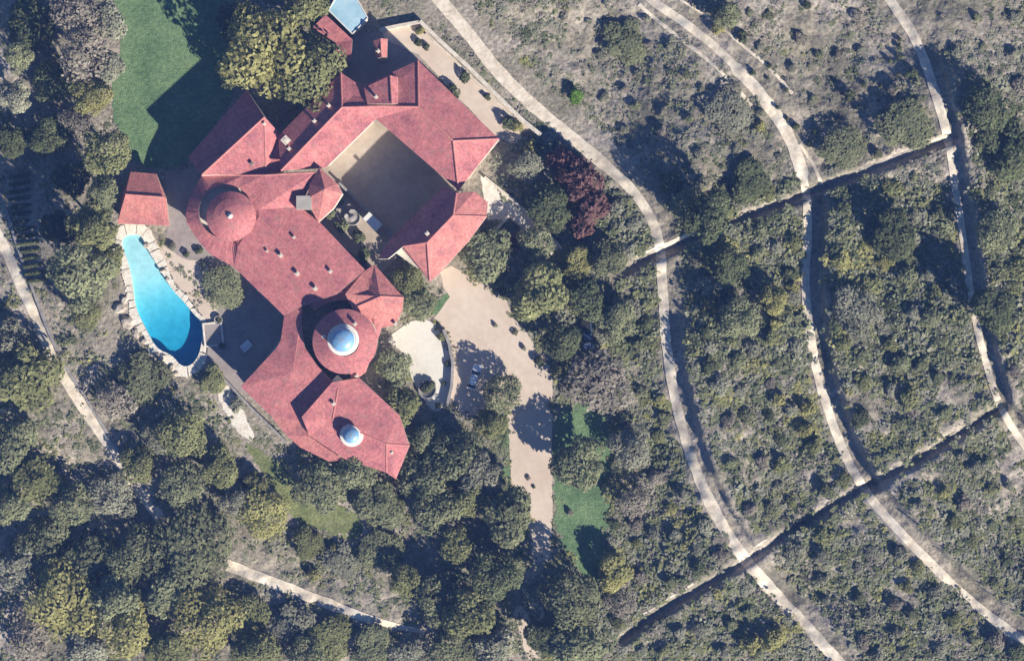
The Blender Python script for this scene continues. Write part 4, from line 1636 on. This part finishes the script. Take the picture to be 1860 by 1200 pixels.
def shrub(px, py, rpx, kind, label, group=None, hfac=0.75, name="shrub"):
    g = Zs(px, py)
    if g < -8:
        g = 0
    rr = rpx * MPP
    o = bpy.data.objects.new(name, random.choice(SHRUBS))
    COL.objects.link(o)
    hh = rr * hfac
    q = P(px, py, g + hh)
    o.location = (q.x, q.y, g + hh * 0.62)
    o.scale = (rr * random.uniform(0.9, 1.1), rr * random.uniform(0.9, 1.1), hh * 1.2)
    o.rotation_euler = (0, 0, random.uniform(0, 6.28))
    o.material_slots[0].link = 'OBJECT'
    o.material_slots[0].material = M['leaf' + kind]
    tag(o, label, "shrub", group)
    return o

TREES = [
    # north-west and the lawn
    (425, 40, 40, 8, 'D', "dark tree added as shade between lawn and the biggest yellow-green tree, near the top edge"),  # added to darken the lawn edge where the big tree's shadow falls
    (432, 132, 34, 7, 'D', "dark tree added as shade between the lawn and the villa's north-west roof end"),  # also added, a dark crown in place of shadow on the lawn
    (478, 86, 82, 13, 'Y', "big rounded yellow-green tree between the green lawn and the villa's north-west roof"),
    (560, 136, 66, 11, 'O', "olive tree overhanging the villa's north-west roof slope, right of the biggest tree"),
    (556, 8, 44, 8, 'O', "olive tree at the top edge beside the pale blue flat roof"),
    (140, 25, 46, 12, 'B', "dry greyish tree at the top edge left of the green lawn"),
    (195, 40, 34, 10, 'S', "small sage tree at the top edge touching the green lawn"),
    (150, 92, 50, 13, 'B', "dry grey-brown tree left of the lawn, below the topmost dry tree"),
    (195, 120, 34, 10, 'S', "sage-grey tree bulging into the left side of the green lawn"),
    (168, 180, 32, 12, 'Y', "small bright yellow tree at the lawn's left edge"),
    (140, 222, 26, 11, 'B', "small dry grey tree under the bright yellow one by the lawn"),
    (196, 278, 44, 12, 'O', "olive tree between the lawn's lower tip and the pool house roof"),
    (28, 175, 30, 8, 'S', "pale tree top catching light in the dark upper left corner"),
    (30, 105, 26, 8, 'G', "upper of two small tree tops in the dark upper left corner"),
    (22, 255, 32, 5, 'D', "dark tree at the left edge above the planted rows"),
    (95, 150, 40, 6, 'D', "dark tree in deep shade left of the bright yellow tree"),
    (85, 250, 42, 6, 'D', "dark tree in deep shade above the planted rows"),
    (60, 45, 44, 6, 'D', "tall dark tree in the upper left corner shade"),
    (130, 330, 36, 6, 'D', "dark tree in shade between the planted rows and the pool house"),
    (186, 350, 30, 9, 'G', "grey-green tree close to the left side of the pool house"),
    (170, 412, 42, 12, 'O', "olive tree left of the pool's shallow end"),
    (140, 500, 56, 13, 'G', "broad grey-green tree left of the pool, the biggest on that side"),
    (197, 470, 30, 6, 'O', "small olive tree touching the pale rim at the pool's upper left"),
    (158, 575, 28, 6, 'O', "small olive tree below the broad tree left of the pool"),
    (112, 415, 34, 7, 'D', "dark tree at the right end of the planted rows"),
    # south-west
    (255, 688, 44, 3.2, 'G', "grey-green tree below the pool's tree-side edge"),
    (384, 690, 27, 2.4, 'O', "olive tree just below the pool's deep end"),
    (405, 521, 40, 2.3, 'G', "green tree standing on the terrace between pool deck and villa"),
    (45, 690, 60, 8, 'O', "large olive tree overlapping the western dirt track"),
    (15, 620, 40, 7, 'S', "pale tree at the left edge beside the western dirt track"),
    (208, 730, 40, 5, 'B', "dry buff tree right of the western dirt track"),
    (335, 790, 44, 6, 'O', "olive tree on the slope below the daybed terrace"),
    (285, 790, 34, 5, 'S', "sage tree on the slope between the dirt track and the olive one"),
    (25, 810, 48, 6, 'G', "grey-green tree at the left edge below the large olive tree"),
    (70, 870, 52, 6, 'O', "green crowned tree low on the left, left of the bare patch"),
    (128, 915, 42, 7, 'G', "grey-green tree below the bare tan patch on the left"),
    (15, 915, 40, 8, 'G', "grey-green tree at the left edge low in the picture"),
    (200, 905, 44, 5, 'S', "sage tree left of where the western track ends"),
    (350, 985, 72, 7, 'G', "very broad grey-green tree at the left end of the southern dirt path"),
    (255, 1005, 54, 6, 'G', "grey-green tree left of the very broad grey-green one"),
    (170, 1010, 50, 6, 'G', "grey-green tree in the middle of the lower left wood"),
    (85, 990, 50, 6, 'G', "shaded grey-green tree near the left edge of the lower left wood"),
    (30, 1030, 46, 6, 'S', "grey-green tree at the left edge of the lower left wood"),
    (118, 1085, 66, 7, 'Y', "bright yellow-green tree low on the left"),
    (210, 1085, 44, 8, 'G', "grey-green tree right of the bright yellow-green one low on the left"),
    (235, 1140, 58, 7, 'Y', "yellow-green tree at the bottom, second bright crown from the left"),
    (310, 1080, 46, 6, 'G', "grey-green tree above the two bright crowns at the bottom"),
    (375, 1130, 64, 7, 'Y', "yellow-green tree at the bottom left of the southern path"),
    (300, 1180, 44, 7, 'O', "olive tree at the bottom edge between two yellow-green crowns"),
    (50, 1155, 42, 5, 'B', "dry grey tree in the bottom left corner"),
    (150, 1180, 42, 6, 'S', "sage tree at the bottom edge below the bright yellow-green one"),
    (455, 1120, 42, 3, 'O', "olive tree below the left end of the southern path"),
    (525, 1140, 44, 3, 'S', "sage tree below the middle of the southern path"),
    (470, 1185, 40, 6, 'O', "olive tree at the bottom edge below the southern path's left end"),
    (600, 1160, 46, 3, 'O', "olive tree below the southern path's right half"),
    (555, 1195, 36, 6, 'G', "grey-green tree at the bottom edge below the southern path"),
    (675, 1180, 42, 3.5, 'G', "grey-green tree at the bottom edge below the southern path's right end"),
    (745, 1185, 40, 4, 'S', "sage tree at the bottom edge right of the southern path's end"),
    (395, 850, 40, 5, 'O', "olive tree on the open slope left of the yellowish lawn strip's upper end"),
    (330, 880, 42, 5, 'G', "grey-green tree on the open slope right of the western track's end"),
    (430, 905, 30, 4, 'S', "small sage tree left of the yellow-green tree by the lawn strip"),
    (255, 845, 36, 4, 'O', "olive tree close against the western track's lower stretch"),
    (560, 985, 30, 2.5, 'O', "low olive tree between the lawn strip and the southern path"),
    # south of the villa
    (484, 930, 44, 5, 'Y', "yellow-green tree at the left of the yellowish lawn strip"),
    (462, 880, 26, 3.5, 'O', "small olive tree above the yellow-green one by the lawn strip"),
    (590, 882, 48, 5, 'G', "round grey-green tree below the villa's southern lean-to"),
    (690, 912, 47, 5, 'G', "round grey-green tree just below the southernmost roof tip"),
    (650, 852, 36, 8, 'G', "small grey-green tree between two round ones below the south roof"),
    (775, 868, 50, 7, 'G', "grey tree right of the southernmost roof tip"),
    (835, 830, 44, 8, 'G', "grey-green tree below the white patio"),
    (872, 862, 42, 8, 'S', "sage tree left of the narrow grass strip by the drive"),
    (790, 925, 44, 8, 'G', "grey-green tree two rows below the white patio"),
    (826, 985, 34, 8, 'O', "small olive tree in the deep shade left of the drive's lower end"),
    (850, 905, 34, 8, 'O', "olive tree squeezed between grey crowns left of the drive"),
    (918, 935, 52, 10, 'G', "large grey-green tree overhanging the drive's left side low down"),
    (735, 1052, 30, 6, 'O', "small round olive tree above the southern path's right end"),
    (768, 795, 34, 6, 'G', "grey-green tree right of the south roof by the patio's lower tip"),
    (790, 1085, 46, 6, 'G', "grey-green tree right of the small round olive one"),
    (852, 1110, 50, 9, 'O', "olive tree low down left of the broken end of the drive"),
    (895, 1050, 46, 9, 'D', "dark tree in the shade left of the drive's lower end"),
    (928, 1035, 24, 6, 'G', "small grey-green tree on the drive's lower end"),
    (820, 1165, 44, 7, 'G', "grey-green tree at the bottom edge left of the broken drive"),
    (895, 1175, 42, 7, 'S', "sage tree at the bottom edge beside the broken drive"),
    (690, 1000, 40, 2.5, 'G', "low grey-green tree on the slope below the lawn strip's tip"),
    (620, 1020, 36, 2.2, 'S', "low sage tree above the middle of the southern path"),
    # patio and forecourt
    (712, 668, 33, 6, 'G', "grey-green tree between the rotunda and the white patio"),
    (726, 738, 38, 6, 'O', "olive tree between the south roof and the white patio"),
    (745, 508, 32, 5, 'O', "small olive tree between the east roof and the south-east range"),
    (760, 548, 36, 5, 'G', "grey-green tree right of the east roof block"),
    (878, 462, 47, 8, 'G', "rounded green tree at the top of the forecourt"),
    (985, 533, 55, 9, 'O', "large olive tree on the right side of the forecourt"),
    (911, 713, 35, 6, 'G', "small grey-green tree on the forecourt near the parked pale car"),
    (893, 768, 30, 5, 'O', "small olive tree at the top of the narrow grass strip"),
    (1085, 695, 60, 6, 'B', "broad dry pinkish-grey tree right of the drive"),
    (1050, 840, 50, 8, 'G', "round grey-green tree standing on the right lawn's upper edge"),
    (1032, 1082, 52, 9, 'G', "dark grey-green tree at the right lawn's lower end"),
    (1052, 1168, 46, 9, 'G', "grey-green tree at the bottom edge below the right lawn"),
    (985, 1150, 30, 7, 'D', "dark tree on the broken drive at the bottom edge"),
    (1120, 1040, 36, 5, 'Y', "ochre tree along the right lawn's lower right edge"),
    (1128, 1095, 30, 4, 'B', "dry buff tree below the ochre one by the right lawn"),
    (1155, 905, 34, 5, 'B', "pale lavender-grey tree right of the right lawn"),
    (1150, 815, 40, 5, 'S', "sage tree above the pale lavender-grey one"),
    # east of the house
    (1000, 378, 40, 6, 'D', "dark green tree between the stone walkway and the maroon bushes"),
    (975, 440, 34, 5, 'G', "grey-green tree at the lower side of the stone walkway's end"),
    (1050, 482, 30, 4, 'Y', "yellowish tree below the end of the stone walkway"),
    (1062, 550, 34, 6, 'D', "dark green tree above the dark pickup truck"),
    (1100, 470, 38, 5, 'G', "grey-green tree left of the first crossing of tracks and gully"),
    (1020, 620, 36, 7, 'D', "dark tree between the forecourt and the dark pickup truck"),
    (1120, 580, 38, 5, 'G', "grey-green tree right of the dark pickup truck"),
    (955, 300, 30, 4, 'S', "pale tree off the villa's easternmost roof corner"),
    # hillside
    (1645, 228, 46, 2.5, 'G', "rounded grey-green tree just above the upper gully near its right end"),
    (1528, 268, 40, 2.4, 'G', "grey-green tree above the upper gully right of the middle track"),
    (1315, 30, 28, 5, 'G', "green tree at the top between the two foot paths"),
    (1290, 395, 44, 9, 'D', "tall dark tree casting a long shadow above the upper gully"),
    (1365, 330, 40, 3, 'D', "dark tree above the upper gully, left of the middle track"),
    (1255, 375, 36, 4, 'G', "grey-green tree right of the first track's bend"),
    (1840, 275, 52, 6, 'D', "dark tree at the right edge level with the upper gully"),
    (1790, 205, 44, 5, 'D', "dark tree right of the right-hand track above the gully"),
    (1325, 480, 36, 6, 'D', "dark tree below the upper gully midway between first and middle tracks"),
    (1340, 580, 38, 6, 'G', "grey-green tree in the dark brush halfway between first and middle tracks"),
    (1620, 420, 44, 5, 'D', "dark tree in the brush between middle and right-hand tracks, upper part"),
    (1560, 560, 42, 4, 'S', "sage tree in the brush right of the middle track"),
    (1810, 560, 44, 5, 'D', "dark tree in the brush right of the right-hand track"),
    (1810, 420, 40, 5, 'G', "grey-green tree at the right edge in the dark brush"),
    (1140, 75, 40, 2.2, 'G', "low grey-green tree on the bare upper slope left of the middle track"),
    (1330, 200, 44, 1.9, 'S', "low sage tree left of the middle track's upper bend"),
    (1405, 545, 24, 4, 'Y', "bright yellow tree just left of the middle track"),
]
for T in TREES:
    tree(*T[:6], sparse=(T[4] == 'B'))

# maroon bougainvillea bushes beside the walkway
for px, py, r, lb in ((1022, 290, 36, "maroon bush nearest the dirt track's left side, topmost"), (1052, 324, 50, "broad maroon bush left of the first dirt track"), (1076, 372, 42, "maroon bush, lowest of those left of the first track"),
                      (945, 436, 26, "maroon bush between the stone walkway and the rounded green tree"), (1060, 415, 28, "dark maroon bush below the other maroon ones, above the yellowish tree")):
    shrub(px, py, r, 'R', lb, None, 0.9, "flowering_bush")
shrub(1047, 174, 19, 'L', "bright lime green bush alone on the scrub slope right of the first track", None, 0.7, "bush")
for px, py, r, k, lb in ((940, 228, 15, 'Y', "small yellow bush at the lower end of the sandy north terrace"), (962, 268, 17, 'Y', "yellow bush at the foot of the long cream wall"), (885, 176, 9, 'D', "small dark bush against the long cream wall"),
                         (845, 140, 14, 'D', "dark bush on the sandy north terrace"), (760, 78, 10, 'D', "left of two small dark bushes at the top of the north terrace"), (774, 84, 9, 'D', "right of two small dark bushes at the top of the north terrace"),
                         (762, 56, 12, 'Y', "ochre bush at the top corner of the north terrace"), (922, 222, 18, 'D', "dark bush on the lower end of the north terrace"), (820, 170, 18, 'D', "dark bush against the villa's north-east eave"),
                         (812, 660, 7, 'D', "small dark shrub on the patio's right edge"), (806, 696, 6, 'D', "tiny dark shrub low on the white patio"), (796, 736, 7, 'D', "dark shrub at the white patio's lower tip"),
                         (776, 704, 17, 'D', "dark shrub growing in the wide round planter"), (397, 581, 9, 'D', "shrub in the spa planter nearest the house roof"), (404, 629, 9, 'D', "shrub in the spa planter nearest the daybed"),
                         (803, 612, 12, 'O', "small olive shrub between patio and forecourt"), (900, 590, 6, 'S', "small sage shrub on the sunny forecourt under the large olive tree"), (936, 604, 7, 'G', "grey-green shrub on the right of the sunny forecourt"),
                         (952, 632, 7, 'S', "lower grey-green shrub on the right of the sunny forecourt"), (978, 656, 13, 'D', "dark shrub at the forecourt's right corner above the drive"), (1012, 672, 14, 'O', "olive shrub at the top of the drive's right edge"),
                         (600, 388, 16, 'G', "left grey-green shrub in the courtyard garden"), (622, 410, 18, 'G', "middle grey-green shrub in the courtyard garden"), (652, 428, 16, 'D', "dark shrub by the courtyard fountain"), (612, 362, 14, 'G', "upper shrub beside the courtyard turret"),
                         (660, 460, 18, 'D', "dark shrub in the lower corner of the courtyard garden"),
                         (338, 462, 9, 'D', "left shrub standing in for shadow between pool deck and villa"), (360, 456, 9, 'D', "right shrub standing in for shadow between pool deck and villa"), (312, 448, 9, 'S', "sage shrub standing in for shadow at the upper edge of the pool deck"),  # three shrubs kept as dark shapes where only shadows fall by the deck
                         (430, 735, 16, 'S', "pale shrub on the stony terrace below the grey retaining wall"), (960, 868, 5, 'B', "dry shrub on the sunny part of the drive"), (970, 884, 4, 'D', "dark little shrub on the sunny part of the drive"),
                         (1036, 930, 8, 'B', "small pale shrub on the right lawn"), (590, 1005, 12, 'Y', "left of two bright yellow bushes above the southern path"), (605, 998, 14, 'Y', "right of two bright yellow bushes above the southern path"),
                         (570, 1045, 14, 'Y', "yellow bush just above the southern path"), (1405, 1160, 30, 'Y', "broad ochre bush at the bottom right of the first track"), (1365, 1170, 24, 'Y', "ochre bush at the bottom, left one of the pair by the first track"),
                         (1408, 590, 16, 'Y', "small yellow bush below the bright yellow tree by the middle track"), (1440, 520, 14, 'Y', "yellow bush against the middle track's left edge"), (1470, 742, 18, 'Y', "yellow bush left of the middle track's lower bend"),
                         (1415, 725, 16, 'Y', "yellow bush in shade left of the middle track's lower bend"), (1380, 230, 14, 'Y', "yellow bush left of the middle track near its upper bend"), (1348, 62, 11, 'D', "dark shrub at the top right of the upper foot path"),
                         (1305, 52, 14, 'Y', "yellowish bush at the top between the two foot paths")):
    shrub(px, py, r, k, lb)

# planted rows in the shade at the left edge
def row_mesh(seed):
    r = np.random.default_rng(seed)
    n = 520
    x = np.linspace(-1, 1, n) * 1.9
    y = r.normal(size=n) * 0.2
    y = y * 0.8
    z = 0.4 + r.uniform(-0.15, 0.1, n) - np.abs(y) * 0.5
    c = np.stack([x, y, z], 1)
    nr = np.stack([r.normal(size=n) * 0.4, y * 2 + r.normal(size=n) * 0.3, np.full(n, 0.7)], 1)
    nr /= np.linalg.norm(nr, axis=1, keepdims=True)
    V, F = leaf_quads(c, nr, 0.2, r)
    me = np_mesh("planted_row", V, F)
    at = me.attributes.new("tint", 'FLOAT', 'POINT')
    at.data.foreach_set("value", np.repeat(r.uniform(0, 1, n), 4).astype(np.float32))
    me.materials.append(M['leafD'])
    return me
ROWS = [row_mesh(i) for i in range(3)]
ORD = ["topmost", "second", "third", "fourth", "fifth", "sixth", "seventh", "eighth", "ninth", "tenth", "eleventh", "twelfth", "thirteenth", "fourteenth", "lowest"]
for i in range(15):
    py = 320 + i * 13.5
    px = 36 + max(0, i - 3) * 2.9
    o = bpy.data.objects.new("planted_row", ROWS[i % 3])
    COL.objects.link(o)
    o.location = P(px, py, Zs(px, py))
    o.rotation_euler = (0, 0, math.radians(8))
    tag(o, ORD[i] + (" of the" if i in (0, 14) else " from the top of the") + " dark planted rows in shade beside the western track", "plant row", "planted rows beside the western track")

# ------------------------------------------------------------------ hillside brush
KEEP_OUT = [LAWN_NW, LAWN_SE, LAWN_S, FORECOURT, PATIO, NTERRACE, COURT, STERRACE, NCOURT, [(p[0], p[1]) for p in offset_loop(resample(POOL, 6, True), 18)],
            [(330, 290), (450, 140), (600, 20), (700, 40), (770, 40), (985, 245), (905, 260), (880, 400), (800, 515), (735, 520), (740, 570), (690, 690), (760, 800), (720, 880), (560, 830), (430, 720), (370, 600), (380, 480), (330, 420)],
            [(205, 300), (300, 305), (315, 415), (205, 412)], [(874, 318), (950, 378), (1022, 452), (1010, 462), (930, 400), (888, 405)], [(15, 305), (75, 305), (110, 515), (60, 515)], [(395, 690), (425, 700), (470, 800), (430, 800), (388, 715)]]
LINES = [(TRACK1, 16, 44), (TRACK2, 14, 42), (TRACK3, 16, 40), (TRACKW, 14, 18), (TRACKS, 13, 13), (GULLY1, 17, 17), (GULLY2, 17, 17)]

def free(px, py, extra=0.0):
    ok = np.ones(px.shape, bool)
    for k in KEEP_OUT:
        ok &= ~in_poly(px, py, k)
    for ln, wl, wr in LINES:
        d, sd_ = line_dist(px, py, ln)
        ok &= d > np.where(sd_ < 0, wr, wl) + extra
    return ok

BARE = [(1170, 40, 80, 50), (1285, 75, 30, 60), (1075, 50, 55, 35), (1185, 195, 45, 40), (1440, 150, 45, 55), (1645, 110, 50, 70), (1585, 195, 60, 45), (1600, 735, 55, 60), (1815, 850, 50, 55), (1755, 720, 60, 25),
        (1010, 110, 60, 40), (1480, 40, 60, 50), (1250, 150, 40, 30), (150, 870, 35, 30), (1120, 680, 45, 25), (440, 980, 25, 40), (1700, 20, 30, 20), (1790, 30, 60, 30), (900, 60, 50, 20), (1370, 860, 35, 25), (1545, 960, 40, 30), (1640, 1080, 50, 35),
        (220, 560, 30, 60), (820, 20, 60, 20), (1560, 220, 60, 30)]
def density(px, py):
    hillside = px > 1010
    d = np.where(py < 330, 0.72, np.where(py < 660, 1.05, 0.95))
    d = np.where((px < 1180) & (py < 330), 0.75, d)
    d = np.where(~hillside, np.where(py > 650, 0.85, 0.55), d)
    d = d * (1 + 0.5 * wav(px, py, 120, 5) + 0.55 * wav(px, py, 48, 6))
    for bx, by, sx, sy in BARE:
        d = d * (1 - 0.92 * np.exp(-((px - bx) / sx) ** 2 - ((py - by) / sy) ** 2))
    return np.clip(d * 1.1, 0.02, 1)

def size_of(px, py):
    s = np.where(py < 330, 0.62, np.where(py < 660, 1.05, 0.95))
    s = np.where((px > 1700) & (py < 660) & (py > 150), 1.1, s)
    s = np.where(px < 1010, 0.75, s)
    return s * (1 + 0.25 * wav(px, py, 160, 8))

PAL = {k: (np.array(LEAF[k][0]), np.array(LEAF[k][1])) for k in LEAF}
def kinds(px, py, r):
    n = len(px)
    u = r.uniform(0, 1, n)
    v = wav(px, py, 95, 9) * 0.42 + wav(px, py, 40, 3) * 0.2 + u * 0.6 + 0.2
    out = np.full(n, 'G', dtype='<U1')
    out[v > 0.50] = 'S'
    out[v > 0.72] = 'O'
    out[v > 1.02] = 'Y'
    out[v < 0.16] = 'D'
    up = py < 330
    out[up & (u > 0.45)] = 'S'
    out[up & (u > 0.75)] = 'B'
    lo = (py > 660) & (px > 1010)
    out[lo & (v < 0.3) & (u > 0.3)] = 'B'
    for bx, by, sx, sy in ((1425, 540, 32, 50), (1390, 1150, 60, 35), (1460, 740, 40, 50), (1560, 470, 60, 25), (1240, 940, 40, 30), (590, 1000, 30, 20), (1640, 950, 50, 20), (920, 120, 50, 30)):
        out[(np.exp(-((px - bx) / sx) ** 2 - ((py - by) / sy) ** 2) > 0.4) & (u > 0.45)] = 'Y'
    return out

def shrub_template(seed, n=34):
    r = np.random.default_rng(seed)
    nb = 5
    c = r.normal(size=(nb, 3)) * np.array([0.42, 0.42, 0.15])
    rb = r.uniform(0.4, 0.65, nb)
    pk = r.integers(0, nb, n)
    d = r.normal(size=(n, 3))
    d[:, 2] = np.abs(d[:, 2]) + 0.1
    d /= np.linalg.norm(d, axis=1, keepdims=True)
    p = c[pk] + d * rb[pk][:, None] * r.uniform(0.7, 1.05, n)[:, None]
    nr = d * 0.75 + np.array([0, 0, 0.35]) + r.normal(size=(n, 3)) * 0.35
    nr /= np.linalg.norm(nr, axis=1, keepdims=True)
    V, F = leaf_quads(p, nr, 0.25, r, 0.7)
    return V, r.uniform(0, 1, n)
TEMPL = [shrub_template(900 + i) for i in range(10)]

def brush_object(name, label, box, count, seed, lo=0.55, hi=1.5):
    r = np.random.default_rng(seed)
    px = r.uniform(box[0], box[2], count)
    py = r.uniform(box[1], box[3], count)
    ok = free(px, py) & (r.uniform(0, 1, count) < density(px, py))
    px, py = px[ok], py[ok]
    n = len(px)
    g = Z(px, py)
    sz = size_of(px, py) * r.uniform(lo, hi, n)
    hf = r.uniform(0.45, 1.0, n) * np.where((py > 330) & (py < 660), 0.72, 0.48)
    kd = kinds(px, py, r)
    k = MPP * (CAM_H - g) / CAM_H
    X = np.stack([(px - 930) * k, -(py - 600) * k, g - 0.1], 1)
    VV = []
    CC = []
    an = r.uniform(0, 6.28, n)
    ti = r.integers(0, len(TEMPL), n)
    for q in range(len(TEMPL)):
        m = np.where(ti == q)[0]
        if not len(m):
            continue
        T, tint = TEMPL[q]
        c, s = np.cos(an[m])[:, None], np.sin(an[m])[:, None]
        x = (T[None, :, 0] * c - T[None, :, 1] * s) * sz[m][:, None]
        y = (T[None, :, 0] * s + T[None, :, 1] * c) * sz[m][:, None]
        z = (T[None, :, 2] + 0.15) * (sz[m] * hf[m])[:, None]
        v = np.stack([x, y, z], 2) + X[m][:, None, :]
        VV.append(v.reshape(-1, 3))
        d0 = np.array([PAL[t][0] for t in kd[m]])
        d1 = np.array([PAL[t][1] for t in kd[m]])
        tt = np.clip(tint[None, :] * 0.7 + r.uniform(0, 0.3, (len(m), 1)), 0, 1)
        col = d0[:, None, :] * (1 - tt[..., None]) + d1[:, None, :] * tt[..., None]
        CC.append(np.repeat(col.reshape(-1, 3), 4, axis=0))
    V = np.concatenate(VV)
    C = np.concatenate(CC)
    F = np.arange(len(V)).reshape(-1, 4)
    me = np_mesh(name, V, F)
    at = me.attributes.new("leafcol", 'FLOAT_COLOR', 'POINT')
    at.data.foreach_set("color", np.concatenate([C, np.ones((len(C), 1))], 1).astype(np.float32).ravel())
    me.materials.append(M['brush'])
    o = bpy.data.objects.new(name, me)
    COL.objects.link(o)
    o["kind"] = "stuff"
    o["label"] = label
    o["category"] = "brush"
    return o
brush_object("chaparral_brush", "dense mixed chaparral brush covering the right-hand hillside between the tracks", (860, -110, 1970, 1310), 38500, 21)
brush_object("undergrowth", "undergrowth and low scrub between the trees left of and below the villa", (-110, -110, 1010, 1310), 15500, 22)

# single larger shrubs that stand out of the brush
def zone(px, py):
    d1 = line_dist(np.array([px]), np.array([py]), TRACK1)[1][0]
    d2 = line_dist(np.array([px]), np.array([py]), TRACK2)[1][0]
    d3 = line_dist(np.array([px]), np.array([py]), TRACK3)[1][0]
    gy1 = np.interp(px, [p[0] for p in GULLY1], [p[1] for p in GULLY1])
    gy2 = np.interp(px, [p[0] for p in GULLY2], [p[1] for p in GULLY2])
    v = "above the upper gully" if py < gy1 else ("between the two gullies" if py < gy2 else "below the lower gully")
    if d1 > 0:
        h = "left of the first dirt track"
    elif d2 > 0:
        h = "between the first and middle dirt tracks"
    elif d3 > 0:
        h = "between the middle and right-hand dirt tracks"
    else:
        h = "right of the right-hand dirt track"
    return h + " " + v
KN = {'Y': 'yellowish', 'O': 'olive', 'G': 'grey-green', 'D': 'dark green', 'B': 'dry buff', 'S': 'sage-grey'}
MARKS = {}
def mark(o, a, b, py):
    MARKS.setdefault((a, b), []).append((py, o))
ORDN = ["topmost", "second from top", "third from top", "fourth from top", "fifth from top", "sixth from top", "seventh from top", "eighth from top", "ninth from top", "tenth from top", "eleventh from top", "twelfth from top",
        "thirteenth from top", "fourteenth from top", "fifteenth from top", "sixteenth from top", "seventeenth from top", "eighteenth from top", "nineteenth from top", "twentieth from top"]
r5 = np.random.default_rng(77)
cand = 0
placed = []
while len(placed) < 230 and cand < 6000:
    cand += 1
    px, py = r5.uniform(1015, 1855), r5.uniform(5, 1195)
    a, b = np.array([px]), np.array([py])
    if not free(a, b, 6)[0] or r5.uniform() > density(a, b)[0] + 0.1:
        continue
    if any((px - q[0]) ** 2 + (py - q[1]) ** 2 < 34 ** 2 for q in placed):
        continue
    if any((px - t[0]) ** 2 + (py - t[1]) ** 2 < (t[2] * 0.8) ** 2 for t in TREES):
        continue
    placed.append((px, py))
    sz = float(size_of(a, b)[0])
    kd = kinds(a, b, r5)[0]
    z_ = zone(px, py)
    mark(shrub(px, py, sz * r5.uniform(14, 22), kd, KN[kd] + " shrub in brush " + z_, KN[kd] + " shrubs " + z_, r5.uniform(0.36, 0.56), "chaparral_shrub"), KN[kd] + " shrub", z_.replace(" dirt", ""), py)
# small isolated dots of scrub on the bare slopes
for px, py, r in ((1634, 72, 5), (1634, 84, 6), (1632, 103, 7), (1617, 110, 6), (1630, 136, 5), (1644, 138, 5), (1658, 144, 4), (1626, 160, 9), (1600, 156, 6), (1570, 154, 6), (1544, 172, 12), (1560, 192, 4), (1556, 196, 4), (1520, 215, 5), (1596, 182, 4)):
    mark(shrub(px, py, r, 'D', "dot", "shrub dots on the bare upper right slope", 0.9, "scrub_dot"), "small dark shrub", "dotting the bare slope left of the right-hand track", py)
for px, py, r in ((1350, 70, 12), (1368, 132, 7), (1395, 142, 5), (1412, 195, 6), (1428, 163, 6), (1398, 120, 5), (1430, 215, 6), (1445, 230, 9), (1482, 240, 9), (1470, 262, 8)):
    mark(shrub(px, py, r, 'D', "dot", "shrub dots along the middle track", 0.9, "scrub_dot"), "small dark shrub", "beside the middle track's upper stretch", py)
for (a_, b_), lst in MARKS.items():
    lst.sort(key=lambda t: t[0])
    for i, (_, o) in enumerate(lst):
        if len(lst) == 1:
            o["label"] = a_ + " in brush " + b_
        elif i == len(lst) - 1:
            o["label"] = a_ + ", lowest, " + b_
        else:
            o["label"] = a_ + ", " + ORDN[min(i, 19)] + ", " + b_

# ------------------------------------------------------------------ the air between the camera and the ground
def haze():
    me = bpy.data.meshes.new("haze")
    bm = bmesh.new()
    add_box(bm, (0, 0, (CAM_H + 2 - 12) / 2), (2600, 2600, CAM_H + 2 + 12))
    bm.to_mesh(me)
    bm.free()
    m = bpy.data.materials.new("thin_blue_haze")
    m.use_nodes = True
    n = m.node_tree.nodes
    n.remove(n["Principled BSDF"])
    pv = n.new("ShaderNodeVolumePrincipled")
    pv.inputs["Color"].default_value = (0.20, 0.36, 1.0, 1)
    pv.inputs["Density"].default_value = 0.0002
    pv.inputs["Anisotropy"].default_value = 0.0
    m.node_tree.links.new(pv.outputs[0], n["Material Output"].inputs["Volume"])
    me.materials.append(m)
    o = bpy.data.objects.new("haze", me)
    COL.objects.link(o)
    o["kind"] = "stuff"
haze()
